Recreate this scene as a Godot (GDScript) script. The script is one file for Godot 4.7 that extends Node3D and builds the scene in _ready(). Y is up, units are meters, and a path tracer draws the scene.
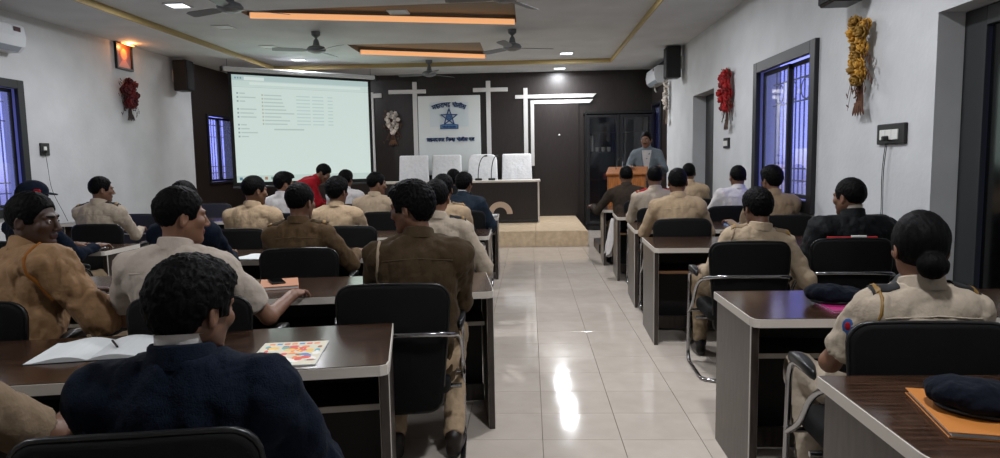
extends Node3D

# ------------------------------------------------------------------ mesh helpers
class MB:
	var v := PackedVector3Array()
	var n := PackedVector3Array()
	var c := PackedColorArray()
	var uv := PackedVector2Array()
	var idx := PackedInt32Array()
	var xf := Transform3D()
	func tri_flat(a: Vector3, b: Vector3, d: Vector3) -> void:
		var nn := (b - a).cross(d - a).normalized()
		add_tri(a, b, d, nn, nn, nn)
	func add_tri(a: Vector3, b: Vector3, d: Vector3, na: Vector3, nb: Vector3, nd: Vector3) -> void:
		var s := v.size()
		v.append(xf * a); v.append(xf * b); v.append(xf * d)
		n.append((xf.basis * na).normalized()); n.append((xf.basis * nb).normalized()); n.append((xf.basis * nd).normalized())
		idx.append(s); idx.append(s + 2); idx.append(s + 1)
	func quad(a: Vector3, b: Vector3, d: Vector3, e: Vector3) -> void:
		tri_flat(a, b, d)
		tri_flat(a, d, e)
	func box(cc: Vector3, s: Vector3, bv := 0.0) -> void:
		var h := s * 0.5
		if bv <= 0.0:
			for ax in 3:
				for sg in [-1.0, 1.0]:
					var u := Vector3(); var w := Vector3(); var m := Vector3()
					m[ax] = h[ax] * sg
					u[(ax + 1) % 3] = h[(ax + 1) % 3] * sg
					w[(ax + 2) % 3] = h[(ax + 2) % 3]
					quad(cc + m - u - w, cc + m + u - w, cc + m + u + w, cc + m - u + w)
			return
		bv = minf(bv, minf(h.x, minf(h.y, h.z)) * 0.9)
		var k := h - Vector3(bv, bv, bv)
		for ax in 3:
			for sg in [-1.0, 1.0]:
				var u2 := Vector3(); var w2 := Vector3(); var m2 := Vector3()
				m2[ax] = h[ax] * sg
				u2[(ax + 1) % 3] = k[(ax + 1) % 3] * sg
				w2[(ax + 2) % 3] = k[(ax + 2) % 3]
				quad(cc + m2 - u2 - w2, cc + m2 + u2 - w2, cc + m2 + u2 + w2, cc + m2 - u2 + w2)
		for ax in 3:
			var b1 := (ax + 1) % 3
			var b2 := (ax + 2) % 3
			for s1 in [-1.0, 1.0]:
				for s2 in [-1.0, 1.0]:
					var p := Vector3(); var q := Vector3(); var l := Vector3()
					l[ax] = k[ax]
					p[b1] = h[b1] * s1; p[b2] = k[b2] * s2
					q[b1] = k[b1] * s1; q[b2] = h[b2] * s2
					if s1 * s2 > 0:
						quad(cc + p - l, cc + p + l, cc + q + l, cc + q - l) if false else quad(cc + q - l, cc + p - l, cc + p + l, cc + q + l)
						_flip_if(cc)
					else:
						quad(cc + p - l, cc + q - l, cc + q + l, cc + p + l)
						_flip_if(cc)
		for sx in [-1.0, 1.0]:
			for sy in [-1.0, 1.0]:
				for sz in [-1.0, 1.0]:
					var a := cc + Vector3(h.x * sx, k.y * sy, k.z * sz)
					var b := cc + Vector3(k.x * sx, h.y * sy, k.z * sz)
					var d := cc + Vector3(k.x * sx, k.y * sy, h.z * sz)
					if sx * sy * sz > 0: tri_flat(a, b, d)
					else: tri_flat(a, d, b)
	func _flip_if(cc: Vector3) -> void:
		# the last quad (two triangles) is turned outward, seen from the box's centre
		var s := v.size() - 6
		var out := v[s] + v[s + 1] + v[s + 2] - 3.0 * (xf * cc)
		if n[s].dot(out) < 0:
			for i in range(s, s + 6): n[i] = -n[i]
			for t in [s, s + 3]:
				var j: int = idx.size() - 6 + (t - s)
				var tmp := idx[j + 1]
				idx[j + 1] = idx[j + 2]; idx[j + 2] = tmp
	func prism(poly: PackedVector2Array, y0: float, y1: float) -> void:
		# poly: x,z outline; extruded in y
		var pp := poly
		var area := 0.0
		for i in pp.size():
			var q := pp[(i + 1) % pp.size()]
			area += pp[i].x * q.y - q.x * pp[i].y
		if area < 0:
			pp = pp.duplicate(); pp.reverse()
		var t := Geometry2D.triangulate_polygon(pp)
		for i in range(0, t.size(), 3):
			var a := pp[t[i]]; var b := pp[t[i + 1]]; var d := pp[t[i + 2]]
			if (b - a).cross(d - a) < 0:
				var tm := b; b = d; d = tm
			tri_flat(Vector3(a.x, y0, a.y), Vector3(b.x, y0, b.y), Vector3(d.x, y0, d.y))
			tri_flat(Vector3(a.x, y1, a.y), Vector3(d.x, y1, d.y), Vector3(b.x, y1, b.y))
		for i in pp.size():
			var a := pp[i]; var b := pp[(i + 1) % pp.size()]
			quad(Vector3(a.x, y0, a.y), Vector3(a.x, y1, a.y), Vector3(b.x, y1, b.y), Vector3(b.x, y0, b.y))
	func tube(pts: Array, r: float, sides := 8, closed := false, r2 := -1.0) -> void:
		var cnt := pts.size()
		if r2 < 0: r2 = r
		var up := Vector3(0.13, 0.9, 0.41).normalized()
		var rings := []
		var cents := []
		for i in cnt:
			var p: Vector3 = pts[i]
			var a: Vector3 = pts[(i - 1 + cnt) % cnt] if (i > 0 or closed) else p
			var b: Vector3 = pts[(i + 1) % cnt] if (i < cnt - 1 or closed) else p
			var d := (b - a).normalized()
			var u := (up - d * up.dot(d)).normalized()
			up = u
			var w := d.cross(u)
			var ring := []
			var rr := lerpf(r, r2, float(i) / maxf(1.0, cnt - 1))
			for j in sides:
				var th := TAU * j / sides
				ring.append([p + (u * cos(th) + w * sin(th)) * rr, u * cos(th) + w * sin(th)])
			rings.append(ring); cents.append(p)
		var last := cnt if closed else cnt - 1
		for i in last:
			var A = rings[i]; var B = rings[(i + 1) % cnt]
			for j in sides:
				var k := (j + 1) % sides
				add_tri(A[j][0], A[k][0], B[k][0], A[j][1], A[k][1], B[k][1])
				add_tri(A[j][0], B[k][0], B[j][0], A[j][1], B[k][1], B[j][1])
		if not closed:
			for j in sides:
				var k := (j + 1) % sides
				tri_flat(cents[0], rings[0][k][0], rings[0][j][0])
				tri_flat(cents[cnt - 1], rings[cnt - 1][j][0], rings[cnt - 1][k][0])
	func lathe(prof: Array, seg := 20) -> void:
		# prof: Vector2(radius, y) from bottom to top, about y
		for i in prof.size() - 1:
			var a: Vector2 = prof[i]; var b: Vector2 = prof[i + 1]
			var d := (b - a).normalized()
			for j in seg:
				var t0 := TAU * j / seg; var t1 := TAU * (j + 1) / seg
				var c0 := Vector3(cos(t0), 0, sin(t0)); var c1 := Vector3(cos(t1), 0, sin(t1))
				var n0 := Vector3(c0.x * d.y, -d.x, c0.z * d.y); var n1 := Vector3(c1.x * d.y, -d.x, c1.z * d.y)
				var p00 := c0 * a.x + Vector3(0, a.y, 0); var p01 := c1 * a.x + Vector3(0, a.y, 0)
				var p10 := c0 * b.x + Vector3(0, b.y, 0); var p11 := c1 * b.x + Vector3(0, b.y, 0)
				if a.x > 1e-5: add_tri(p00, p11, p01, n0, n1, n1)
				if b.x > 1e-5: add_tri(p00, p10, p11, n0, n0, n1)
	func pillow(outline: PackedVector2Array, thick: float, bev: float, bend: Callable) -> void:
		# closed cushion: outline in x,y (counter-clockwise); thickness along z, edges rolled over, then bent
		var cen := Vector2()
		for p in outline: cen += p
		cen /= outline.size()
		var rings := []
		var steps := 5
		for s in [[0.35, 1.12], [0.7, 1.06]]:
			rings.append([s[0], s[1] * thick * 0.5, 0.0])
		for i in steps + 1:
			var th := PI * 0.5 * (1.0 - float(i) / steps)
			rings.append([1.0, bev * sin(th) + (thick * 0.5 - bev), bev * (1.0 - cos(th))])
		for i in steps + 1:
			var th2 := PI * 0.5 * float(i) / steps
			rings.append([1.0, -bev * sin(th2) - (thick * 0.5 - bev), bev * (1.0 - cos(th2))])
		for s in [[0.7, -1.04], [0.35, -1.08]]:
			rings.append([s[0], s[1] * thick * 0.5, 0.0])
		var grid := []
		for rg in rings:
			var row := []
			for p in outline:
				var d := p - cen
				var q: Vector2
				if rg[0] == 1.0: q = cen + d * (1.0 - rg[2] / maxf(0.02, d.length()))
				else: q = cen + d * rg[0]
				row.append(bend.call(Vector3(q.x, q.y, rg[1])))
			grid.append(row)
		smooth_grid(grid, true)
		var m := outline.size()
		var c0: Vector3 = bend.call(Vector3(cen.x, cen.y, thick * 0.57))
		var c1: Vector3 = bend.call(Vector3(cen.x, cen.y, -thick * 0.55))
		var f: Array = grid[0]; var l: Array = grid[grid.size() - 1]
		for j in m:
			tri_flat(c0, f[j], f[(j + 1) % m])
			tri_flat(c1, l[(j + 1) % m], l[j])
	func smooth_grid(g: Array, wrap: bool) -> void:
		# g[i][j] points; surface with normals averaged; outward for rows going front to back with ccw columns
		var R := g.size(); var C: int = g[0].size()
		var nn := []
		for i in R:
			var row := []
			for j in C:
				var a: Vector3 = g[mini(i + 1, R - 1)][j] - g[maxi(i - 1, 0)][j]
				var b: Vector3
				if wrap: b = g[i][(j + 1) % C] - g[i][(j - 1 + C) % C]
				else: b = g[i][mini(j + 1, C - 1)] - g[i][maxi(j - 1, 0)]
				row.append(a.cross(b).normalized())
			nn.append(row)
		var jm := C if wrap else C - 1
		for i in R - 1:
			for j in jm:
				var k := (j + 1) % C
				add_tri(g[i][j], g[i + 1][j], g[i + 1][k], nn[i][j], nn[i + 1][j], nn[i + 1][k])
				add_tri(g[i][j], g[i + 1][k], g[i][k], nn[i][j], nn[i + 1][k], nn[i][k])
	func sphere(cc: Vector3, r: Vector3, seg := 12) -> void:
		var g := []
		for i in seg / 2 + 1:
			var ph := PI * i / (seg / 2)
			var row := []
			for j in seg:
				var th := TAU * j / seg
				row.append(Vector3(sin(ph) * cos(th), cos(ph), sin(ph) * sin(th)))
			g.append(row)
		for i in g.size() - 1:
			for j in seg:
				var k := (j + 1) % seg
				var a: Vector3 = g[i][j]; var b: Vector3 = g[i + 1][j]; var d: Vector3 = g[i + 1][k]; var e: Vector3 = g[i][k]
				if i < g.size() - 2: add_tri(cc + a * r, cc + d * r, cc + b * r, a / r, d / r, b / r)
				if i > 0: add_tri(cc + a * r, cc + e * r, cc + d * r, a / r, e / r, d / r)
	func arrays(vv: PackedVector3Array, nn: PackedVector3Array, cc: PackedColorArray, ii: PackedInt32Array, t: Transform3D, mirror := false) -> void:
		var s := v.size()
		var bs := t.basis.orthonormalized()
		for i in vv.size():
			var p := vv[i]; var q := nn[i]
			if mirror:
				p.x = -p.x; q.x = -q.x
			v.append(t * p); n.append(bs * q)
			c.append(cc[i])
		for i in range(0, ii.size(), 3):
			idx.append(s + ii[i])
			if mirror:
				idx.append(s + ii[i + 2]); idx.append(s + ii[i + 1])
			else:
				idx.append(s + ii[i + 1]); idx.append(s + ii[i + 2])
	func done() -> ArrayMesh:
		var a := []
		a.resize(Mesh.ARRAY_MAX)
		a[Mesh.ARRAY_VERTEX] = v
		a[Mesh.ARRAY_NORMAL] = n
		if c.size() == v.size() and c.size() > 0: a[Mesh.ARRAY_COLOR] = c
		if uv.size() == v.size() and uv.size() > 0: a[Mesh.ARRAY_TEX_UV] = uv
		a[Mesh.ARRAY_INDEX] = idx
		var m := ArrayMesh.new()
		m.add_surface_from_arrays(Mesh.PRIMITIVE_TRIANGLES, a)
		return m

# a distance field on a grid, meshed with surface nets
class SDF:
	var o: Vector3
	var h: float
	var nx: int
	var ny: int
	var nz: int
	var f := PackedFloat32Array()
	func _init(lo: Vector3, hi: Vector3, cell: float) -> void:
		o = lo; h = cell
		nx = int((hi.x - lo.x) / cell) + 2
		ny = int((hi.y - lo.y) / cell) + 2
		nz = int((hi.z - lo.z) / cell) + 2
		f.resize(nx * ny * nz)
		f.fill(1.0)
	func lo_i(x: float, a: float) -> int: return maxi(0, int(floor((x - a) / h)))
	func hi_i(x: float, a: float, m: int) -> int: return mini(m - 1, int(ceil((x - a) / h)))
	func cap(a: Vector3, b: Vector3, ra: float, rb: float, k: float, flat := false) -> void:
		var pad := maxf(ra, rb) + k * 0.6 + 2.0 * h
		var x0 := lo_i(minf(a.x, b.x) - pad, o.x); var x1 := hi_i(maxf(a.x, b.x) + pad, o.x, nx)
		var y0 := lo_i(minf(a.y, b.y) - pad, o.y); var y1 := hi_i(maxf(a.y, b.y) + pad, o.y, ny)
		var z0 := lo_i(minf(a.z, b.z) - pad, o.z); var z1 := hi_i(maxf(a.z, b.z) + pad, o.z, nz)
		var ab := b - a
		var l2 := maxf(ab.length_squared(), 1e-9)
		var ln := sqrt(l2)
		var dr := rb - ra
		for z in range(z0, z1 + 1):
			for y in range(y0, y1 + 1):
				var i := (z * ny + y) * nx + x0
				var p := Vector3(o.x + x0 * h, o.y + y * h, o.z + z * h) - a
				for x in range(x0, x1 + 1):
					var t := p.dot(ab) / l2
					var tc := clampf(t, 0.0, 1.0)
					var d := (p - ab * tc).length() - ra - dr * tc
					if flat and t > 0.5: d = maxf(d, (t - 1.0) * ln)
					var e := f[i]
					var q := k - absf(d - e)
					if q > 0.0: f[i] = minf(d, e) - q * q / (4.0 * k)
					elif d < e: f[i] = d
					i += 1
					p.x += h
	func ell(c: Vector3, r: Vector3, k: float, bs := Basis(), sub := false) -> void:
		var m := maxf(r.x, maxf(r.y, r.z)) + k * 0.6 + 2.0 * h
		var x0 := lo_i(c.x - m, o.x); var x1 := hi_i(c.x + m, o.x, nx)
		var y0 := lo_i(c.y - m, o.y); var y1 := hi_i(c.y + m, o.y, ny)
		var z0 := lo_i(c.z - m, o.z); var z1 := hi_i(c.z + m, o.z, nz)
		var inv := bs.inverse()
		var ir := Vector3(1.0 / r.x, 1.0 / r.y, 1.0 / r.z)
		for z in range(z0, z1 + 1):
			for y in range(y0, y1 + 1):
				var i := (z * ny + y) * nx + x0
				for x in range(x0, x1 + 1):
					var q := (inv * (Vector3(o.x + x * h, o.y + y * h, o.z + z * h) - c)) * ir
					var k0 := q.length()
					var d := k0 * (k0 - 1.0) / maxf(1e-6, (q * ir).length())
					var e := f[i]
					if sub:
						var g := k - absf(-d - e)
						f[i] = maxf(-d, e)
						if g > 0.0: f[i] += g * g / (4.0 * k)
					else:
						var g2 := k - absf(d - e)
						if g2 > 0.0: f[i] = minf(d, e) - g2 * g2 / (4.0 * k)
						elif d < e: f[i] = d
					i += 1
	# tapered capsule with an elliptical section: axis y of the frame t, from y0 to y1, depth = radius / zs
	func ecap(t: Transform3D, ya: float, yb: float, ra: float, rb: float, zs: float, k: float) -> void:
		var a := t * Vector3(0, ya, 0); var b := t * Vector3(0, yb, 0)
		var pad := maxf(ra, rb) + k * 0.6 + 2.0 * h
		var x0 := lo_i(minf(a.x, b.x) - pad, o.x); var x1 := hi_i(maxf(a.x, b.x) + pad, o.x, nx)
		var y0 := lo_i(minf(a.y, b.y) - pad, o.y); var y1 := hi_i(maxf(a.y, b.y) + pad, o.y, ny)
		var z0 := lo_i(minf(a.z, b.z) - pad, o.z); var z1 := hi_i(maxf(a.z, b.z) + pad, o.z, nz)
		var inv := t.affine_inverse()
		var L := yb - ya
		for z in range(z0, z1 + 1):
			for y in range(y0, y1 + 1):
				var i := (z * ny + y) * nx + x0
				for x in range(x0, x1 + 1):
					var q := inv * Vector3(o.x + x * h, o.y + y * h, o.z + z * h)
					var u := clampf((q.y - ya) / L, 0.0, 1.0)
					q.y -= ya + L * u
					q.z *= zs
					var d := (q.length() - ra - (rb - ra) * u) * 0.8
					var e := f[i]
					var g := k - absf(d - e)
					if g > 0.0: f[i] = minf(d, e) - g * g / (4.0 * k)
					elif d < e: f[i] = d
					i += 1
	func cut(nrm: Vector3, at: Vector3) -> void:
		var i := 0
		for z in nz:
			for y in ny:
				for x in nx:
					var d := (Vector3(o.x + x * h, o.y + y * h, o.z + z * h) - at).dot(nrm)
					if d > f[i]: f[i] = d
					i += 1
	func noise(ns: FastNoiseLite, amp: float, st: Vector3) -> void:
		var i := 0
		for z in nz:
			for y in ny:
				for x in nx:
					if absf(f[i]) < 3.0 * h:
						f[i] += amp * ns.get_noise_3d((o.x + x * h) * st.x, (o.y + y * h) * st.y, (o.z + z * h) * st.z)
					i += 1
	func mesh_into(m: MB, col := Color.WHITE) -> void:
		var id := PackedInt32Array()
		id.resize(nx * ny * nz)
		id.fill(-1)
		var sx := 1; var sy := nx; var sz := nx * ny
		for z in nz - 1:
			for y in ny - 1:
				var i := (z * ny + y) * nx
				for x in nx - 1:
					var a := f[i]; 
					if absf(a) < 3.0 * h:
						var b := f[i + 1]; var c := f[i + sy]; var d := f[i + sy + 1]
						var e := f[i + sz]; var g := f[i + sz + 1]; var k := f[i + sz + sy]; var l := f[i + sz + sy + 1]
						var cnt := int(a < 0) + int(b < 0) + int(c < 0) + int(d < 0) + int(e < 0) + int(g < 0) + int(k < 0) + int(l < 0)
						if cnt > 0 and cnt < 8:
							var s := Vector3(); var w := 0
							if (a < 0) != (b < 0): s += Vector3(a / (a - b), 0, 0); w += 1
							if (c < 0) != (d < 0): s += Vector3(c / (c - d), 1, 0); w += 1
							if (e < 0) != (g < 0): s += Vector3(e / (e - g), 0, 1); w += 1
							if (k < 0) != (l < 0): s += Vector3(k / (k - l), 1, 1); w += 1
							if (a < 0) != (c < 0): s += Vector3(0, a / (a - c), 0); w += 1
							if (b < 0) != (d < 0): s += Vector3(1, b / (b - d), 0); w += 1
							if (e < 0) != (k < 0): s += Vector3(0, e / (e - k), 1); w += 1
							if (g < 0) != (l < 0): s += Vector3(1, g / (g - l), 1); w += 1
							if (a < 0) != (e < 0): s += Vector3(0, 0, a / (a - e)); w += 1
							if (b < 0) != (g < 0): s += Vector3(1, 0, b / (b - g)); w += 1
							if (c < 0) != (k < 0): s += Vector3(0, 1, c / (c - k)); w += 1
							if (d < 0) != (l < 0): s += Vector3(1, 1, d / (d - l)); w += 1
							id[i] = m.v.size()
							m.v.append(Vector3(o.x + x * h, o.y + y * h, o.z + z * h) + s * (h / w))
							m.n.append(Vector3(b + d + g + l - a - c - e - k, c + d + k + l - a - b - e - g, e + g + k + l - a - b - c - d).normalized())
							m.c.append(col)
					i += 1
		for z in range(1, nz - 1):
			for y in range(1, ny - 1):
				var i := (z * ny + y) * nx + 1
				for x in range(1, nx - 1):
					var p0 := id[i]
					if p0 >= 0:
						var a := f[i] < 0
						# edges that leave this corner
						if a != (f[i + sx] < 0): _q(m, p0, id[i - sy], id[i - sy - sz], id[i - sz], a)
						if a != (f[i + sy] < 0): _q(m, p0, id[i - sz], id[i - sz - sx], id[i - sx], a)
						if a != (f[i + sz] < 0): _q(m, p0, id[i - sx], id[i - sx - sy], id[i - sy], a)
					i += 1
	func _q(m: MB, a: int, b: int, c: int, d: int, inside: bool) -> void:
		if b < 0 or c < 0 or d < 0: return
		if inside:
			m.idx.append(a); m.idx.append(c); m.idx.append(b)
			m.idx.append(a); m.idx.append(d); m.idx.append(c)
		else:
			m.idx.append(a); m.idx.append(b); m.idx.append(c)
			m.idx.append(a); m.idx.append(c); m.idx.append(d)

# ------------------------------------------------------------------ scene helpers
var taken := {}
func numbered(called: String) -> String:
	if not taken.has(called):
		taken[called] = 0
		return called
	taken[called] += 1
	return "%s_%03d" % [called, taken[called]]

func tag(o: Node, label := "", category := "", group := "", kind := "") -> void:
	if label: o.set_meta("label", label)
	if category: o.set_meta("category", category)
	if group: o.set_meta("group", group)
	if kind: o.set_meta("kind", kind)

func thing(called: String, label: String, category: String, at := Vector3.ZERO, turn := 0.0, group := "") -> Node3D:
	var o := Node3D.new()
	o.name = numbered(called)
	add_child(o)
	o.position = at
	o.rotation.y = deg_to_rad(turn)
	tag(o, label, category, group)
	return o

func obj(called: String, mesh: Variant, m: Material, parent: Node = null) -> MeshInstance3D:
	var o := MeshInstance3D.new()
	o.mesh = mesh.done() if mesh is MB else mesh
	o.material_override = m
	if parent == null:
		o.name = numbered(called)
		add_child(o)
	else:
		o.name = called
		parent.add_child(o, true)
	return o

func struct(called: String, mesh: Variant, m: Material) -> MeshInstance3D:
	var o := MeshInstance3D.new()
	o.mesh = mesh.done() if mesh is MB else mesh
	o.material_override = m
	o.name = called
	o.set_meta("kind", "structure")
	add_child(o)
	return o

func dup(root: Node3D, at: Vector3, turn: float, label: String, group := "") -> Node3D:
	var r: Node3D = root.duplicate()
	r.name = numbered(String(root.name).rstrip("0123456789").trim_suffix("_"))
	add_child(r)
	r.position = at
	r.rotation.y = deg_to_rad(turn)
	tag(r, label, "", group)
	return r

var NT := {}
func noise_tex(key: String, freq: float, oct: int, ramp: Array, size := 512, normal := false, strength := 4.0, cellular := false, stretch := 1) -> NoiseTexture2D:
	if NT.has(key): return NT[key]
	var ns := FastNoiseLite.new()
	ns.seed = hash(key) % 1000
	ns.frequency = freq
	ns.noise_type = FastNoiseLite.TYPE_CELLULAR if cellular else FastNoiseLite.TYPE_SIMPLEX_SMOOTH
	ns.fractal_octaves = oct
	var t := NoiseTexture2D.new()
	t.width = size; t.height = size / stretch
	t.seamless = true
	t.noise = ns
	if normal:
		t.as_normal_map = true
		t.bump_strength = strength
	elif ramp:
		var g := Gradient.new()
		g.offsets = PackedFloat32Array([0.0, 1.0]); g.colors = PackedColorArray([ramp[0], ramp[1]])
		if ramp.size() > 2:
			g.add_point(0.5, ramp[2])
		t.color_ramp = g
	NT[key] = t
	return t

func mat(col: Color, rough := 0.6, metal := 0.0) -> StandardMaterial3D:
	var m := StandardMaterial3D.new()
	m.albedo_color = col
	m.roughness = rough
	m.metallic = metal
	return m

func tri(m: StandardMaterial3D, sc: float, world := false) -> StandardMaterial3D:
	m.uv1_triplanar = true
	m.uv1_world_triplanar = world
	m.uv1_scale = Vector3(sc, sc, sc)
	return m

func cloth(col: Color, rough := 0.9, tone := 0.18, scale := 3.0) -> StandardMaterial3D:
	var m := mat(Color.WHITE, rough)
	m.albedo_color = col
	m.albedo_texture = noise_tex("cloth_tone", 0.012, 4, [Color(1 - tone, 1 - tone, 1 - tone), Color(1, 1, 1)])
	m.heightmap_enabled = true
	m.heightmap_texture = noise_tex("cloth_fold", 0.014, 4, [Color.BLACK, Color.WHITE], 512, false, 4.0, false, 1)
	m.heightmap_scale = 0.4
	m.rim_enabled = true
	m.rim = 0.25 if col.get_luminance() > 0.2 else 0.05
	m.metallic_specular = 0.3
	return tri(m, scale)

var M := {}
func materials() -> void:
	var pl := mat(Color(0.78, 0.785, 0.79), 0.75)
	pl.albedo_texture = noise_tex("plaster", 0.006, 5, [Color(0.93, 0.93, 0.93), Color(1, 1, 1)])
	pl.normal_enabled = true
	pl.normal_texture = noise_tex("plaster_n", 0.06, 3, [], 512, true, 1.2)
	pl.normal_scale = 0.25
	M.plaster = tri(pl, 0.5, true)
	var ce := mat(Color(0.80, 0.81, 0.82), 0.8)
	ce.albedo_texture = noise_tex("plaster", 0.006, 5, [Color(0.93, 0.93, 0.93), Color(1, 1, 1)])
	M.ceiling = tri(ce, 0.4, true)
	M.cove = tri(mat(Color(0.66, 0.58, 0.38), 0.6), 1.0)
	M.tan = mat(Color(0.46, 0.43, 0.37), 0.7)
	for k in 3:
		var fl := mat([Color(0.765, 0.725, 0.68), Color(0.757, 0.717, 0.672), Color(0.773, 0.733, 0.688)][k], 0.16)
		fl.albedo_texture = noise_tex("tile_mottle", 0.01, 5, [Color(0.95, 0.945, 0.94), Color(1, 1, 1)])
		fl.roughness_texture = noise_tex("tile_rough", 0.012, 4, [Color(0.55, 0.55, 0.55), Color(1, 1, 1)])
		fl.roughness = 0.12
		fl.metallic_specular = 0.33
		M["tile%d" % k] = tri(fl, 0.8, true)
	M.grout = mat(Color(0.50, 0.46, 0.42), 0.9)
	var pt := mat(Color(0.90, 0.81, 0.69), 0.3)
	pt.albedo_texture = noise_tex("beige_tile", 0.02, 4, [Color(0.86, 0.84, 0.8), Color(1, 1, 1)])
	M.platform = tri(pt, 0.8, true)
	var dw := mat(Color(0.16, 0.125, 0.11), 0.38)
	dw.albedo_texture = noise_tex("panel_grain", 0.02, 5, [Color(0.62, 0.6, 0.58), Color(1, 1, 1)], 512, false, 4.0, false, 1)
	dw.uv1_triplanar = true
	dw.uv1_scale = Vector3(3.5, 0.35, 3.5)
	M.darkwood = dw
	var tw := mat(Color(0.31, 0.22, 0.165), 0.2)
	tw.albedo_texture = noise_tex("desk_grain", 0.016, 5, [Color(0.45, 0.42, 0.4), Color(1, 1, 1)])
	tw.uv1_triplanar = true
	tw.uv1_scale = Vector3(0.6, 5.0, 6.0)
	tw.clearcoat_enabled = true
	tw.clearcoat = 0.3
	tw.clearcoat_roughness = 0.12
	M.desktop = tw
	var sd := mat(Color(0.28, 0.245, 0.225), 0.3)
	sd.albedo_texture = noise_tex("side_grain", 0.02, 5, [Color(0.6, 0.58, 0.57), Color(1, 1, 1)])
	sd.uv1_triplanar = true
	sd.uv1_scale = Vector3(3.0, 0.5, 3.0)
	M.deskside = sd
	M.band = mat(Color(0.80, 0.77, 0.73), 0.45)
	M.shelfwood = mat(Color(0.55, 0.40, 0.27), 0.5)
	M.deskdark = mat(Color(0.09, 0.075, 0.07), 0.5)
	M.white = mat(Color(0.82, 0.82, 0.80), 0.5)
	M.trim = mat(Color(0.80, 0.79, 0.78), 0.5)
	var cb := mat(Color(0.034, 0.034, 0.038), 0.75)
	cb.normal_enabled = true
	cb.normal_texture = noise_tex("weave", 0.35, 2, [], 256, true, 5.0)
	cb.normal_scale = 0.5
	cb.metallic_specular = 0.3
	M.chair = tri(cb, 8.0)
	var cbn := mat(Color(0.04, 0.055, 0.12), 0.7)
	cbn.normal_enabled = true
	cbn.normal_texture = cb.normal_texture
	cbn.normal_scale = 0.5
	M.chairblue = tri(cbn, 8.0)
	M.chrome = mat(Color(0.62, 0.62, 0.63), 0.18, 1.0)
	M.pad = mat(Color(0.05, 0.055, 0.06), 0.35)
	M.black = mat(Color(0.03, 0.03, 0.035), 0.45)
	M.blackmatt = mat(Color(0.035, 0.037, 0.045), 0.8)
	M.frame = mat(Color(0.055, 0.06, 0.075), 0.45)
	var gl := mat(Color(0.75, 0.8, 1.0, 0.12), 0.03)
	gl.transparency = BaseMaterial3D.TRANSPARENCY_ALPHA
	M.glass = gl
	var gd := mat(Color(0.10, 0.11, 0.13, 0.35), 0.04)
	gd.transparency = BaseMaterial3D.TRANSPARENCY_ALPHA
	M.darkglass = gd
	M.doorglass = mat(Color(0.02, 0.022, 0.025), 0.12)
	M.fan = mat(Color(0.40, 0.41, 0.42), 0.4, 0.2)
	M.metalgrey = mat(Color(0.30, 0.31, 0.32), 0.4, 0.6)
	M.ac = mat(Color(0.80, 0.81, 0.82), 0.4)
	M.paper = mat(Color(0.83, 0.84, 0.84), 0.85)
	M.blueprint = mat(Color(0.09, 0.26, 0.48), 0.5)
	M.lightblue = mat(Color(0.40, 0.56, 0.72), 0.6)
	var lw := mat(Color(0.82, 0.50, 0.22), 0.4)
	lw.albedo_texture = noise_tex("side_grain", 0.02, 5, [Color(0.6, 0.58, 0.57), Color(1, 1, 1)])
	lw.uv1_triplanar = true
	lw.uv1_scale = Vector3(3, 0.4, 3)
	M.lectern = lw
	M.cover = cloth(Color(0.94, 0.94, 0.94), 0.9, 0.06, 2.0)
	# skin and clothes
	for e in [["skin", Color(0.42, 0.29, 0.215)], ["skinlight", Color(0.50, 0.35, 0.265)], ["skindark", Color(0.27, 0.18, 0.135)]]:
		var s := mat(e[1], 0.5)
		s.vertex_color_use_as_albedo = true
		s.subsurf_scatter_enabled = true
		s.subsurf_scatter_strength = 0.05
		M[e[0]] = s
	var hr := mat(Color(0.032, 0.031, 0.034), 0.58)
	hr.metallic_specular = 0.18
	hr.normal_enabled = true
	hr.normal_texture = noise_tex("hair_n", 0.09, 3, [], 512, true, 5.0)
	hr.normal_scale = 0.5
	hr.uv1_triplanar = true
	hr.uv1_scale = Vector3(9, 3.5, 9)
	M.hair = hr
	M.eye = mat(Color(0.75, 0.72, 0.68), 0.2)
	M.iris = mat(Color(0.03, 0.02, 0.015), 0.15)
	M.khaki = cloth(Color(0.54, 0.46, 0.37))
	M.khakilight = cloth(Color(0.66, 0.585, 0.49))
	M.peach = cloth(Color(0.66, 0.57, 0.46))
	M.brown = cloth(Color(0.255, 0.20, 0.13))
	M.brownmid = cloth(Color(0.34, 0.265, 0.18))
	M.mustard = cloth(Color(0.55, 0.33, 0.10), 0.7)
	M.jacket = cloth(Color(0.56, 0.43, 0.30), 0.65)
	M.uniform = cloth(Color(0.67, 0.615, 0.545))
	M.offwhite = cloth(Color(0.72, 0.67, 0.62))
	M.whiteshirt = cloth(Color(0.78, 0.76, 0.75), 0.9, 0.08)
	M.navy = cloth(Color(0.035, 0.075, 0.135), 0.95, 0.25)
	M.navy.normal_enabled = true
	M.navy.normal_texture = noise_tex("weave", 0.35, 2, [], 256, true, 5.0)
	M.navy.normal_scale = 0.35
	M.darkjacket = cloth(Color(0.032, 0.04, 0.05), 0.7, 0.2)
	M.bluegrey = cloth(Color(0.10, 0.145, 0.19), 0.75)
	M.darkbrown = cloth(Color(0.19, 0.155, 0.125))
	M.red = cloth(Color(0.55, 0.03, 0.09), 0.8)
	M.suit = cloth(Color(0.46, 0.50, 0.525), 0.85, 0.4, 6.0)
	M.trousers = cloth(Color(0.50, 0.43, 0.34))
	M.trousersdark = cloth(Color(0.05, 0.05, 0.06))
	M.shoe = mat(Color(0.03, 0.025, 0.022), 0.35)
	M.shoebrown = mat(Color(0.12, 0.085, 0.065), 0.5)
	M.beret = cloth(Color(0.03, 0.05, 0.10), 0.95, 0.2)
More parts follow.
